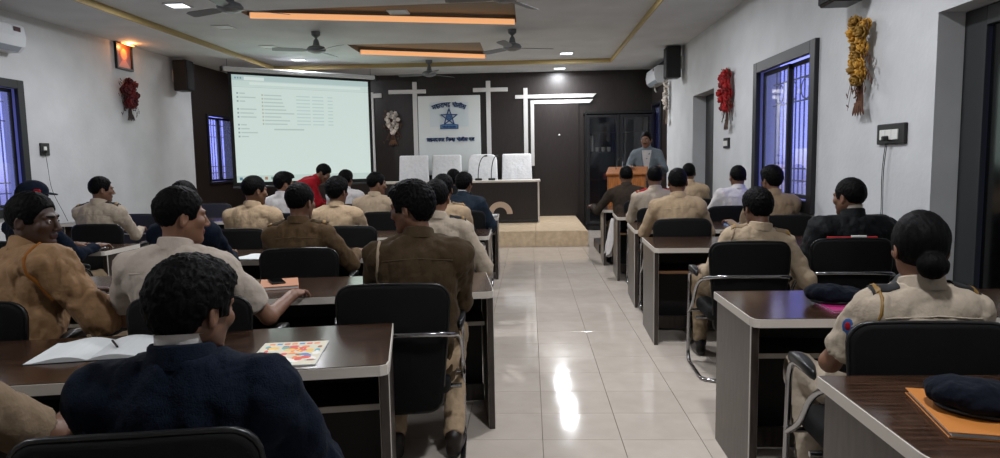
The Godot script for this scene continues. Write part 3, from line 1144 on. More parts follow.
func stroke(m: MB, a: Vector2, b: Vector2, w: float, dep: float) -> void:
	var d := b - a
	if d.length() < 1e-5: return
	var keep := m.xf
	m.xf = keep * Transform3D(Basis(Vector3(0, 0, 1), d.angle()), Vector3((a.x + b.x) * 0.5, (a.y + b.y) * 0.5, 0))
	m.box(Vector3.ZERO, Vector3(d.length() + w * 0.8, w, dep))
	m.xf = keep
func letters(m: MB, words: Array, size: float, wid: float, at: Vector2, arc: float) -> void:
	# words: arrays of glyph names; centred; arc > 0 bends the line over a circle of that radius
	var total := 0.0
	for w in words:
		for g in w: total += GLY[g][0] * size
		total += 0.55 * size
	total -= 0.55 * size
	var x := -total * 0.5
	for w in words:
		var start := x
		for g in w:
			for pl in GLY[g][1]:
				for i in range(0, pl.size() - 2, 2):
					stroke(m, bend2(Vector2(x + pl[i] * size, pl[i + 1] * size), at, arc), bend2(Vector2(x + pl[i + 2] * size, pl[i + 3] * size), at, arc), wid, 0.012)
			x += GLY[g][0] * size
		var k := 6
		for i in k:
			stroke(m, bend2(Vector2(lerpf(start, x, float(i) / k), size), at, arc), bend2(Vector2(lerpf(start, x, float(i + 1) / k), size), at, arc), wid, 0.012)
		x += 0.55 * size
func bend2(p: Vector2, at: Vector2, arc: float) -> Vector2:
	if arc <= 0.0: return at + p
	var th := p.x / arc
	return at + Vector2((arc + p.y) * sin(th), (arc + p.y) * cos(th) - arc)

func back_wall_things() -> void:
	var Z := -14.1
	# white strips: each cross or angle is one fitting
	var specs := [
		["cross-shaped white wall strip, left of the emblem board", [[-2.33, 1.3, 3.05, 0.09], []], [[-2.87, -2.1, 2.855, 0.08]]],
		["cross-shaped white wall strip, right of the emblem board", [[-0.82, 1.3, 3.04, 0.09], []], [[-1.13, -0.42, 2.86, 0.08]]],
		["cross-shaped white wall strip with a long slanted arm above the dark door", [[-0.06, 1.3, 2.88, 0.085], []], [[-0.27, 1.38, 2.705, 0.07]]],
		["cross-shaped white wall strip half hidden at the right edge of the projection screen", [[-3.24, 0.9, 2.86, 0.1], []], [[-3.4, -3.02, 2.79, 0.09]]],
	]
	for s in specs:
		var m := MB.new()
		var v = s[1][0]
		m.box(Vector3(v[0], (v[1] + v[2]) * 0.5, Z + 0.02), Vector3(v[3], v[2] - v[1], 0.04), 0.004)
		var h = s[2][0]
		if h[1] > 1.0:
			m.xf = Transform3D(Basis(Vector3(1, 0, 0), Vector3(0, 0, 1), Vector3(0, -1, 0)), Vector3(0, 0, Z))
			m.prism(PackedVector2Array([Vector2(h[0], -(h[2] - 0.035)), Vector2(h[1] - 0.07, -(h[2] - 0.035)), Vector2(h[1], -(h[2] + 0.035)), Vector2(h[0], -(h[2] + 0.035))]), 0.0, 0.044)
			m.xf = Transform3D()
		else:
			m.box(Vector3((h[0] + h[1]) * 0.5, h[2], Z + 0.022), Vector3(h[1] - h[0], h[3], 0.044), 0.004)
		tag(obj("wall_strip", m, M.trim), s[0], "wall trim", "white decorative strips on the dark back wall")
	var a := MB.new()
	a.box(Vector3(0.075, 1.95, Z + 0.02), Vector3(0.07, 1.3, 0.04), 0.004)
	a.xf = Transform3D(Basis(Vector3(1, 0, 0), Vector3(0, 0, 1), Vector3(0, -1, 0)), Vector3(0, 0, Z))
	a.prism(PackedVector2Array([Vector2(0.04, -2.555), Vector2(1.24, -2.555), Vector2(1.31, -2.625), Vector2(0.04, -2.625)]), 0.0, 0.044)
	tag(obj("wall_strip", a, M.trim), "angle-shaped white wall strip directly under the long slanted arm", "wall trim", "white decorative strips on the dark back wall")
	# emblem board
	var t := thing("emblem_board", "pale board with blue star emblem and lettering on the dark back wall", "board", Vector3(-1.63, 0, Z))
	var bd := MB.new()
	bd.box(Vector3(0, 1.95, 0.02), Vector3(1.28, 1.62, 0.04), 0.005)
	obj("board", bd, mat(Color(0.86, 0.88, 0.87), 0.5), t)
	var halo := MB.new()
	halo.box(Vector3(0, 2.38, 0.041), Vector3(0.8, 0.5, 0.004))
	obj("pale_plate", halo, mat(Color(0.82, 0.86, 0.87), 0.5), t)
	var tx := MB.new()
	tx.xf = Transform3D(Basis(), Vector3(0, 0, 0.05))
	letters(tx, [["ma", "ha", "aa", "ra", "aa", "sha", "ttra"], ["pa", "o", "la", "ii", "sa"]], 0.075, 0.017, Vector2(0.0, 2.54), 0.9)
	obj("arched_lettering", tx, M.blueprint, t)
	var t3 := MB.new()
	t3.xf = Transform3D(Basis(), Vector3(0, 0, 0.05))
	letters(t3, [["a", "ha", "ma", "da", "na", "ga", "ra"], ["i", "ja", "lhalf", "ha", "aa"], ["pa", "o", "la", "ii", "sa"], ["da", "la"]], 0.062, 0.016, Vector2(0.02, 1.835), 0.0)
	obj("lettering", t3, M.blueprint, t)
	var sr := MB.new()
	sr.xf = Transform3D(Basis(), Vector3(0, 2.32, 0.05))
	for i in 10:
		var r0 := 0.17 if i % 2 == 0 else 0.07
		var r1 := 0.07 if i % 2 == 0 else 0.17
		var p := Vector2(r0, 0).rotated(PI / 2 + TAU * i / 10.0); var q := Vector2(r1, 0).rotated(PI / 2 + TAU * (i + 1) / 10.0)
		stroke(sr, p, q, 0.02, 0.014)
	for i in 5:
		var p2 := Vector2(0.165, 0).rotated(PI / 2 + TAU * i / 5.0)
		var q2 := Vector2(0.165, 0).rotated(PI / 2 + TAU * (i + 2) / 5.0)
		stroke(sr, p2 * 0.42, q2 * 0.42, 0.008, 0.01)
	obj("star", sr, M.blueprint, t)
	var ri := MB.new()
	var pts := []
	for j in 24: pts.append(Vector3(0.062 * cos(TAU * j / 24.0), 2.32 + 0.062 * sin(TAU * j / 24.0), 0.055))
	ri.tube(pts, 0.008, 6, true)
	obj("ring", ri, M.blueprint, t)
	var dk := MB.new()
	dk.xf = Transform3D(Basis(Vector3.RIGHT, PI / 2), Vector3(0, 2.32, 0.046))
	dk.lathe([Vector2(0, -0.004), Vector2(0.055, -0.004), Vector2(0.055, 0.004), Vector2(0, 0.004)], 20)
	obj("disc", dk, M.lightblue, t)
	var rb := MB.new()
	rb.xf = Transform3D(Basis(), Vector3(0, 2.135, 0.05))
	for e in [[-0.18, -0.045, 0.18, -0.045], [-0.18, 0.03, -0.09, 0.045], [0.09, 0.045, 0.18, 0.03], [-0.18, -0.045, -0.18, 0.03], [0.18, -0.045, 0.18, 0.03], [-0.09, 0.045, 0.09, 0.045], [-0.13, -0.02, -0.02, -0.02], [0.0, -0.02, 0.13, -0.02], [-0.14, 0.0, 0.14, 0.0], [-0.1, -0.02, -0.1, 0.01], [-0.04, -0.02, -0.04, 0.01], [0.03, -0.02, 0.03, 0.01], [0.1, -0.02, 0.1, 0.01]]:
		stroke(rb, Vector2(e[0], e[1]), Vector2(e[2], e[3]), 0.013, 0.012)
	obj("ribbon", rb, M.blueprint, t)
	var rbk := MB.new()
	rbk.box(Vector3(0, 2.135, 0.045), Vector3(0.35, 0.08, 0.006))
	obj("ribbon_ground", rbk, M.lightblue, t)
	# glass-fronted cabinet in the right corner
	var cb := thing("glass_cabinet", "tall dark cabinet with glass doors behind the standing speaker", "cabinet", Vector3(1.78, 0, -13.8))
	var body := MB.new()
	body.box(Vector3(0, 1.15, -0.26), Vector3(1.32, 2.3, 0.02))
	for sx in [-0.65, 0.0, 0.65]: body.box(Vector3(sx, 1.15, -0.02), Vector3(0.03, 2.3, 0.48))
	body.box(Vector3(0, 2.32, -0.02), Vector3(1.36, 0.05, 0.52), 0.006)
	body.box(Vector3(0, 0.05, -0.02), Vector3(1.3, 0.1, 0.48))
	obj("body", body, M.black, cb)
	for y in [0.5, 1.0, 1.55, 1.95]:
		var sh := MB.new()
		sh.box(Vector3(0, y, -0.03), Vector3(1.27, 0.02, 0.42))
		obj("shelf", sh, M.deskdark, cb)
	for k in 2:
		var cxx := -0.325 + 0.65 * k
		var df := MB.new()
		for sx in [-1.0, 1.0]: df.box(Vector3(cxx + sx * 0.285, 1.2, 0.235), Vector3(0.05, 2.15, 0.025), 0.003)
		df.box(Vector3(cxx, 2.25, 0.235), Vector3(0.52, 0.05, 0.025), 0.003)
		df.box(Vector3(cxx, 0.15, 0.235), Vector3(0.52, 0.06, 0.025), 0.003)
		var door := obj("door", df, M.frame, cb)
		var pn := MB.new()
		pn.box(Vector3(cxx, 1.2, 0.235), Vector3(0.52, 2.05, 0.006))
		obj("glass_pane", pn, M.darkglass, door)
		var hd := MB.new()
		hd.box(Vector3(cxx + (0.27 if k == 0 else -0.27), 1.3, 0.255), Vector3(0.015, 0.14, 0.02), 0.004)
		obj("handle", hd, M.chrome, door)
	var cup := MB.new()
	cup.lathe([Vector2(0.0, 0.0), Vector2(0.03, 0.0), Vector2(0.045, 0.09), Vector2(0.04, 0.088), Vector2(0.027, 0.01), Vector2(0.0, 0.01)], 14)
	var cm := cup.done()
	for k in 3:
		tag(obj("cup", cm, M.white), ["small white cup on the cabinet shelf, left of three", "small white cup on the cabinet shelf, middle of three", "small white cup on the cabinet shelf, right of three"][k], "cup", "white cups on the cabinet shelf")
		get_child(get_child_count() - 1).position = Vector3(1.36 + 0.115 * k, 1.56, -13.72)
	var bx := MB.new()
	bx.box(Vector3(0, 0.16, 0), Vector3(0.08, 0.32, 0.07), 0.008)
	var bo := obj("carton", bx, M.white)
	bo.position = Vector3(1.24, 1.56, -13.74)
	tag(bo, "upright white carton on the cabinet shelf beside the cups", "carton")
	var pk := MB.new()
	pk.lathe([Vector2(0, 0), Vector2(0.05, 0.0), Vector2(0.06, 0.06), Vector2(0.03, 0.12), Vector2(0.0, 0.13)], 12)
	var po := obj("ornament", pk, M.red)
	po.position = Vector3(1.52, 1.01, -13.7)
	tag(po, "small round dark red ornament low in the glass cabinet", "ornament")

# ------------------------------------------------------------------ things on the walls
func bouquet(label: String, at: Vector3, side: float, len: float, wid: float, col: Color, stem: Color, nb: int, sd: int, facing_z := false) -> void:
	var t := thing("artificial_bouquet", label, "bouquet", at + (Vector3(0, 0, 0.03) if facing_z else Vector3(-side * 0.03, 0, 0)))
	if facing_z: t.rotation.y = 0.0
	else: t.rotation.y = side * -PI / 2     # local +z faces the room
	var rng := RandomNumberGenerator.new()
	rng.seed = sd
	var fm := mat(col, 0.7)
	var fm2 := mat(col.darkened(0.25), 0.7)
	var sm := mat(stem, 0.8)
	# one ruffled bloom, shared
	var bl := MB.new()
	for ring in 3:
		var cnt := 5 + ring
		for k in cnt:
			var th := TAU * k / cnt + ring * 0.5
			var tilt := 0.25 + ring * 0.45
			var r := 0.3 + 0.28 * ring
			var keep := Transform3D(Basis(Vector3(0, 0, 1), th) * Basis(Vector3(0, 1, 0), tilt), Vector3.ZERO)
			bl.xf = keep
			bl.sphere(Vector3(0.0, 0, 0) + Vector3(r * 0.5, 0, 0.55 - 0.12 * ring), Vector3(0.12, 0.36, 0.42), 8)
	bl.xf = Transform3D()
	bl.sphere(Vector3(0, 0, 0.45), Vector3(0.3, 0.3, 0.35), 8)
	var bm := bl.done()
	var r0 := wid * (0.14 if nb > 20 else 0.2)
	for k in nb:
		var u := float(k) / nb
		var y := len * (0.42 - 0.62 * u)
		var w := wid * 0.34 * sin(PI * clampf(0.2 + u * 0.75, 0, 1))
		var x := (rng.randf() * 2.0 - 1.0) * w * 0.5 + (w * 0.55 if k % 2 else -w * 0.55)
		var o := obj("bloom", bm, fm if k % 3 else fm2, t)
		o.position = Vector3(x, y, 0.02 + 0.05 * rng.randf())
		o.rotation = Vector3(rng.randf_range(-0.5, 0.5), rng.randf_range(-0.6, 0.6), rng.randf() * 6.0)
		o.scale = Vector3.ONE * r0 * rng.randf_range(0.85, 1.15)
	# leaves and dry sprigs
	for k in 26:
		var th := rng.randf_range(-1.0, 1.0)
		var up := k < 10
		var b := MB.new()
		var base := Vector3(rng.randf_range(-0.3, 0.3) * wid, len * rng.randf_range(-0.1, 0.2), 0.02)
		var tip := Vector3(th * wid * 0.62, (len * rng.randf_range(0.3, 0.52) if up else len * rng.randf_range(-0.5, 0.1)), 0.02 + 0.05 * rng.randf())
		b.tube([base, base.lerp(tip, 0.5) + Vector3(0, 0.02, 0.02), tip], 0.004, 5, false, 0.0015)
		for q in 3:
			var p := base.lerp(tip, 0.5 + 0.22 * q)
			b.xf = Transform3D(Basis(Vector3(0, 0, 1), th * 1.5 + q), p)
			b.sphere(Vector3(0.0, 0.02, 0), Vector3(0.008, 0.028, 0.004), 6)
			b.xf = Transform3D()
		obj("sprig", b, sm, t)
	var tl := MB.new()
	for k in 5:
		var b2 := Vector3((k - 2) * 0.012, -len * 0.18, 0.025)
		tl.tube([b2, b2 + Vector3((k - 2) * 0.008, -len * 0.16, 0.0), b2 + Vector3((k - 2) * 0.02, -len * 0.31, 0.01)], 0.006, 5)
		tl.xf = Transform3D(Basis(Vector3(0, 0, 1), (k - 2) * 0.25), b2 + Vector3((k - 2) * 0.018, -len * 0.27, 0.012))
		tl.sphere(Vector3.ZERO, Vector3(0.016, 0.06, 0.006), 8)
		tl.xf = Transform3D()
	obj("stem_tail", tl, sm, t)

func wall_things() -> void:
	bouquet("red artificial flower bouquet on the left white wall below the lit picture", Vector3(-5.86, 2.4, -9.8), -1, 0.58, 0.4, Color(0.36, 0.012, 0.03), Color(0.14, 0.05, 0.05), 18, 3)
	bouquet("bright red artificial flower bouquet on the right wall between door and window", Vector3(2.5, 2.13, -8.6), 1, 0.74, 0.38, Color(0.60, 0.045, 0.05), Color(0.25, 0.16, 0.10), 20, 4)
	bouquet("yellow artificial flower bouquet on the right wall nearest the viewer", Vector3(2.5, 2.08, -5.2), 1, 0.72, 0.3, Color(0.74, 0.55, 0.20), Color(0.33, 0.19, 0.10), 16, 5)
	bouquet("white artificial flower bouquet on the dark back wall beside the screen", Vector3(-2.8, 2.14, -14.1), 0, 0.7, 0.36, Color(0.9, 0.86, 0.82), Color(0.36, 0.24, 0.15), 34, 6, true)
	bouquet("white artificial flower bouquet hanging in the right corner under the air conditioner", Vector3(2.5, 2.42, -12.3), 1, 0.8, 0.26, Color(0.9, 0.87, 0.83), Color(0.4, 0.33, 0.26), 34, 7)
	# air conditioners
	for k in 2:
		var t := thing("air_conditioner", ["white air conditioner at the top of the left wall above the window", "white air conditioner high in the right corner beside the black loudspeaker"][k], "air conditioner", Vector3([-5.86, 2.5][k], [2.72, 2.78][k], [-7.15, -13.1][k]), [90.0, -90.0][k])
		var g := []
		var prof := [Vector2(0, 0.0), Vector2(0.14, 0.0), Vector2(0.2, 0.06), Vector2(0.22, 0.16), Vector2(0.2, 0.28), Vector2(0.16, 0.31), Vector2(0, 0.31)]
		var b := MB.new()
		b.xf = Transform3D(Basis(Vector3(0, 0, 1), Vector3(0, 1, 0), Vector3(-1, 0, 0)) , Vector3(-0.45, 0, 0))
		b.xf = Transform3D()
		# profile lies in z,y; extruded along x
		var py := PackedVector2Array()
		for p in prof: py.append(Vector2(p.x, p.y))
		b.xf = Transform3D(Basis(Vector3(0, 0, 1), Vector3(1, 0, 0), Vector3(0, 1, 0)), Vector3.ZERO)
		b.prism(py, -0.45, 0.45)
		obj("body", b, M.ac, t)
		var fl := MB.new()
		fl.xf = Transform3D(Basis(Vector3.RIGHT, 0.75), Vector3(0, 0.028, 0.172))
		fl.box(Vector3.ZERO, Vector3(0.8, 0.075, 0.008), 0.002)
		obj("louvre", fl, mat(Color(0.55, 0.58, 0.62), 0.4), t)
		var lg := MB.new()
		lg.box(Vector3(0.33, 0.24, 0.213), Vector3(0.1, 0.05, 0.006), 0.002)
		obj("badge", lg, mat(Color(0.25, 0.12, 0.14), 0.4), t)
		var pp := MB.new()
		pp.tube([Vector3(-0.4, 0.02, 0.05), Vector3(-0.4, -0.05, 0.05), Vector3(-0.42, -0.09, 0.02)], 0.016, 6)
		obj("drain_pipe", pp, M.white, t)
	# loudspeakers
	var sp := [
		[Vector3(-5.86, 2.64, -11.2), 90.0, "black box loudspeaker high on the left wall"],
		[Vector3(2.5, 2.68, -11.3), -90.0, "black box loudspeaker high on the right wall beside the air conditioner"],
		[Vector3(2.5, 2.52, -5.3), -90.0, "black loudspeaker cut off by the top edge above the yellow bouquet"],
	]
	for s in sp:
		var t := thing("loudspeaker", s[2], "loudspeaker", s[0], s[1])
		var b := MB.new()
		b.box(Vector3(0, 0.26, 0.17), Vector3(0.26, 0.5, 0.22), 0.012)
		obj("cabinet", b, M.black, t)
		var gr := MB.new()
		gr.box(Vector3(0, 0.26, 0.285), Vector3(0.235, 0.47, 0.012), 0.004)
		obj("grille", gr, M.blackmatt, t)
		var br := MB.new()
		br.box(Vector3(0, 0.26, 0.03), Vector3(0.08, 0.2, 0.06), 0.004)
		obj("bracket", br, M.white, t)
	# lit picture near the ceiling on the left wall
	var t := thing("lit_picture", "small picture glowing warm under its lamp, high on the left wall", "picture", Vector3(-5.86, 2.82, -9.8), 90.0)
	var fr := MB.new()
	for s in [[0.0, 0.375, 0.4, 0.03], [0.0, 0.015, 0.4, 0.03]]: fr.box(Vector3(s[0], s[1], 0.02), Vector3(s[2], s[3], 0.04), 0.004)
	for s in [-0.185, 0.185]: fr.box(Vector3(s, 0.195, 0.02), Vector3(0.03, 0.36, 0.04), 0.004)
	obj("frame", fr, M.frame, t)
	var im := Image.create(64, 64, false, Image.FORMAT_RGB8)
	for y in 64:
		for x in 64:
			var c := Color(0.42, 0.20, 0.10)
			var d := Vector2(x - 32, (y - 26) * 0.9).length()
			if d < 13: c = Color(0.80, 0.52, 0.30)
			elif d < 17: c = Color(0.62, 0.30, 0.12)
			if y > 40 and absf(x - 32) < (y - 34): c = Color(0.66, 0.36, 0.18)
			if (x * 7 + y * 13) % 11 == 0: c = c.lightened(0.12)
			im.set_pixel(x, y, c)
	im.resize(128, 128, Image.INTERPOLATE_CUBIC)
	var tx := ImageTexture.create_from_image(im)
	var pm := mat(Color.WHITE, 0.4)
	pm.albedo_texture = tx
	var q := MB.new()
	for a in [[-0.17, 0.03, 0, 1], [0.17, 0.03, 1, 1], [0.17, 0.36, 1, 0], [-0.17, 0.03, 0, 1], [0.17, 0.36, 1, 0], [-0.17, 0.36, 0, 0]]:
		q.v.append(Vector3(a[0], a[1], 0.02)); q.n.append(Vector3(0, 0, 1)); q.uv.append(Vector2(a[2], a[3]))
	q.idx = PackedInt32Array([0, 2, 1, 3, 5, 4])
	obj("print", q, pm, t)
	var lm := mat(Color(1, 0.8, 0.6), 0.5)
	lm.emission_enabled = true
	lm.emission = Color(1.0, 0.72, 0.45)
	lm.emission_energy_multiplier = 1.2
	var tb := MB.new()
	tb.tube([Vector3(-0.15, 0.36, 0.09), Vector3(0.15, 0.36, 0.09)], 0.012, 8)
	obj("lamp_tube", tb, lm, t)
	var ol := OmniLight3D.new()
	ol.name = "picture_light"
	ol.light_color = Color(1.0, 0.66, 0.4)
	ol.light_energy = 0.1
	ol.light_size = 0.02
	ol.omni_range = 20.0
	ol.omni_attenuation = 2.0
	ol.shadow_enabled = true
	t.add_child(ol)
	ol.position = Vector3(0, 0.33, 0.12)
	# switch boards
	var sw := [
		[Vector3(-5.86, 1.65, -8.03), 90.0, 0.15, 0.15, "small black switch plate on the left white wall, its cord hanging down", 1],
		[Vector3(2.5, 1.59, -8.75), -90.0, 0.22, 0.13, "small black socket plate under the bright red bouquet", 0],
		[Vector3(2.5, 1.555, -4.82), -90.0, 0.36, 0.14, "wide black switchboard with white sockets beside the dark glass door recess", 2],
	]
	for s in sw:
		var b := thing("switchboard", s[4], "switchboard", s[0], s[1])
		var pl := MB.new()
		pl.box(Vector3(0, 0, 0.012), Vector3(s[2], s[3], 0.024), 0.005)
		obj("plate", pl, M.black, b)
		var n := 3 if s[2] > 0.2 else 1
		for k in n:
			var sk := MB.new()
			var sp2: float = 0.08 if s[2] > 0.3 else 0.055
			sk.box(Vector3((k - (n - 1) * 0.5) * sp2 - 0.01, -0.005, 0.027), Vector3(sp2 - 0.005, s[3] * 0.5, 0.012), 0.003)
			obj("switch", sk, M.white, b)
		if s[5]:
			var pgm := MB.new()
			pgm.box(Vector3(-0.02, -0.03, 0.045), Vector3(0.04, 0.035, 0.04), 0.006)
			obj("plug", pgm, M.black, b)
			var offs := [0.0] if s[5] == 1 else [0.0, 0.02]
			for off in offs:
				var cd := MB.new()
				var pts := []
				for k in 14:
					var u := k / 13.0
					if s[5] == 1: pts.append(Vector3(-0.02 + 0.3 * u * u, -0.05 - 0.85 * u, 0.03 + 0.01 * sin(u * 9)))
					else: pts.append(Vector3(-0.02 - off - 0.06 * sin(u * 2.0), -0.06 - 1.2 * u, 0.03 + 0.008 * sin(u * 11)))
				cd.tube(pts, 0.0028, 5)
				obj("cord", cd, M.black, b)

# ------------------------------------------------------------------ ceiling fans
func fans() -> void:
	var f := [
		[-3.05, -7.05, 35.0, "grey ceiling fan nearest the viewer, large at the top left"],
		[-3.0, -9.75, 80.0, "ceiling fan in front of the projection screen, left of the second orange strip"],
		[-0.22, -9.95, 15.0, "ceiling fan right of the farther orange strip, hanging clear below the ceiling"],
		[-1.82, -12.7, 50.0, "smallest ceiling fan, farthest back above the emblem board"],
		[-0.22, -6.95, 60.0, "ceiling fan cut off by the top edge near the middle"],
	]
	var proto: Node3D = null
	for e in f:
		if proto == null:
			proto = thing("ceiling_fan", e[3], "fan", Vector3(e[0], 3.28, e[1]), e[2], "ceiling fans")
			var rod := MB.new()
			rod.tube([Vector3(0, 0, 0), Vector3(0, -0.2, 0)], 0.012, 8)
			obj("rod", rod, M.fan, proto)
			var cn := MB.new()
			cn.lathe([Vector2(0.012, -0.09), Vector2(0.06, -0.05), Vector2(0.065, 0.0), Vector2(0.0, 0.0)], 16)
			obj("canopy", cn, M.fan, proto)
			var mo := MB.new()
			mo.lathe([Vector2(0.0, -0.3), Vector2(0.05, -0.3), Vector2(0.12, -0.275), Vector2(0.135, -0.245), Vector2(0.11, -0.21), Vector2(0.05, -0.19), Vector2(0.035, -0.12), Vector2(0.014, -0.09), Vector2(0.0, -0.09)], 24)
			obj("motor", mo, M.fan, proto)
			for k in 3:
				var b := MB.new()
				b.xf = Transform3D(Basis(Vector3.UP, TAU * k / 3.0) * Basis(Vector3.RIGHT, 0.2), Vector3(0, -0.26, 0))
				b.prism(PackedVector2Array([Vector2(0.1, -0.025), Vector2(0.2, -0.06), Vector2(0.55, -0.07), Vector2(0.6, -0.05), Vector2(0.6, 0.05), Vector2(0.55, 0.06), Vector2(0.2, 0.05), Vector2(0.1, 0.025)]), -0.003, 0.003)
				obj("blade", b, M.fan, proto)
		else:
			dup(proto, Vector3(e[0], 3.28, e[1]), e[2], e[3], "ceiling fans")

# ------------------------------------------------------------------ desks
func desk(label: String, x: float, z: float, len: float, turn: float, side: float, group: String, dep := 0.6) -> void:
	# origin at floor under the near corner of the aisle end; the desk runs along side * x, depth along -z
	var t := thing("desk", label, "desk", Vector3(x, 0, z), turn, group)
	var L := len * side
	var s := side
	var ch := 0.05
	var poly := PackedVector2Array([Vector2(0, -dep), Vector2(L, -dep), Vector2(L, 0), Vector2(s * ch * 0.6, 0), Vector2(s * ch * 0.15, -ch * 0.25), Vector2(0, -ch)])
	var b := MB.new()
	b.prism(poly, 0.712, 0.7475)
	obj("edge_band", b, M.band, t)
	var cen := Vector2(L * 0.5, -dep * 0.5)
	var p2 := PackedVector2Array()
	for p in poly:
		var q := p - cen
		p2.append(cen + Vector2(q.x - signf(q.x) * 0.004, q.y - signf(q.y) * 0.004))
	var tp := MB.new()
	tp.prism(p2, 0.7475, 0.7505)
	obj("desktop", tp, M.desktop, t)
	for e in [0.02, len - 0.02] if len < 2.0 else [0.02, len * 0.5, len - 0.02]:
		var pn := MB.new()
		pn.box(Vector3(s * e * 1.0, 0.356, -dep * 0.5 + 0.01), Vector3(0.03, 0.712, dep - 0.07), 0.002)
		var pnn := obj("side_panel", pn, M.deskside, t)
		var eb := MB.new()
		eb.box(Vector3(s * e, 0.356, -0.037), Vector3(0.036, 0.712, 0.008), 0.002)
		obj("edge_strip", eb, M.band, pnn)
	var mp := MB.new()
	mp.box(Vector3(L * 0.5, 0.38, -dep + 0.1), Vector3(len - 0.08, 0.66, 0.018), 0.002)
	obj("modesty_panel", mp, M.deskdark, t)
	var sh := MB.new()
	sh.box(Vector3(L * 0.5, 0.53, -dep * 0.5 - 0.06), Vector3(len - 0.08, 0.018, dep - 0.32), 0.002)
	var shn := obj("shelf", sh, M.deskdark, t)
	var se := MB.new()
	se.box(Vector3(L * 0.5, 0.53, -dep * 0.5 - 0.06 + (dep - 0.32) * 0.5 + 0.004), Vector3(len - 0.08, 0.022, 0.006))
	obj("shelf_edge", se, M.band if turn < 30 and x < 0.92 else M.shelfwood, shn)
	var kr := MB.new()
	kr.box(Vector3(L * 0.5, 0.08, -dep * 0.5 - 0.1), Vector3(len - 0.08, 0.1, 0.02), 0.002)
	obj("foot_rail", kr, M.deskside, t)

func desks() -> void:
	var gl := "desks in the left rows"
	var gr := "desks in the right rows"
	desk("dark-topped desk in the left foreground holding the open notebook and coloured leaflet", -0.475, -2.19, 1.75, 10.0, -1.0, gl)
	desk("dark-topped desk before the man in dark brown uniform, second left row from the viewer", -0.19, -3.46, 1.55, 7.5, -1.0, gl)
	desk("desk before the man in the tan jacket at the left", -1.9, -3.5, 1.0, 4.0, -1.0, gl)
	desk("left-row desk holding loose papers in front of the brown-uniformed man with the near chair", -0.32, -4.8, 2.5, 4.0, -1.0, gl)
	desk("left-row desk third from the stage, with its white end beside the aisle", -0.37, -6.05, 2.6, 1.0, -1.0, gl)
	desk("left-row desk holding white papers beside the aisle, second from the stage", -0.38, -8.02, 2.5, 1.0, -1.0, gl)
	desk("left-row desk nearest the stage, mostly hidden behind seated people", -0.85, -9.45, 2.5, 0.0, -1.0, gl)
	desk("desk by the left wall with a pale corner, before the man in the cap", -3.42, -5.28, 2.2, 0.0, -1.0, gl, 0.5)
	desk("desk by the left wall near the far window, before the empty navy chair", -3.62, -8.0, 2.1, 0.0, -1.0, gl)
	desk("dark-topped desk at the right front corner carrying the orange folder and beret", 0.87, -1.46, 1.55, 0.0, 1.0, gr)
	desk("desk in front of the woman officer, holding a beret on a pink folder", 0.915, -2.8, 1.5, 0.0, 1.0, gr)
	desk("desk in front of the man with the tan shirt, fourth from the lectern", 0.925, -5.08, 1.5, -2.0, 1.0, gr, 0.72)
	desk("right-row desk holding a blue folder, third from the lectern", 0.98, -6.4, 1.45, -3.0, 1.0, gr, 0.76)
	desk("right-row desk with a white cloth hanging at its end, second from the lectern", 1.0, -7.85, 1.42, -3.0, 1.0, gr, 0.74)
	desk("right-row desk nearest the lectern", 0.965, -9.0, 1.45, -3.0, 1.0, gr, 0.8)

# ------------------------------------------------------------------ chairs
func round_corner(pts: Array, rad: float, steps := 5) -> Array:
	var out := [pts[0]]
	for i in range(1, pts.size() - 1):
		var p: Vector3 = pts[i]
		var a: Vector3 = pts[i - 1]; var b: Vector3 = pts[i + 1]
		var r := minf(rad, minf(p.distance_to(a), p.distance_to(b)) * 0.48)
		var s := p + (a - p).normalized() * r
		var e := p + (b - p).normalized() * r
		for k in steps + 1:
			var u := k / float(steps)
			out.append(s.lerp(p, u).lerp(p.lerp(e, u), u))
	out.append(pts[pts.size() - 1])
	return out

func back_bend(p: Vector3) -> Vector3:
	return Vector3(p.x, p.y, p.z + 0.20 + (p.y - 0.42) * 0.10 - 0.55 * p.x * p.x + 0.035 * cos((p.y - 0.6) * 5.0))

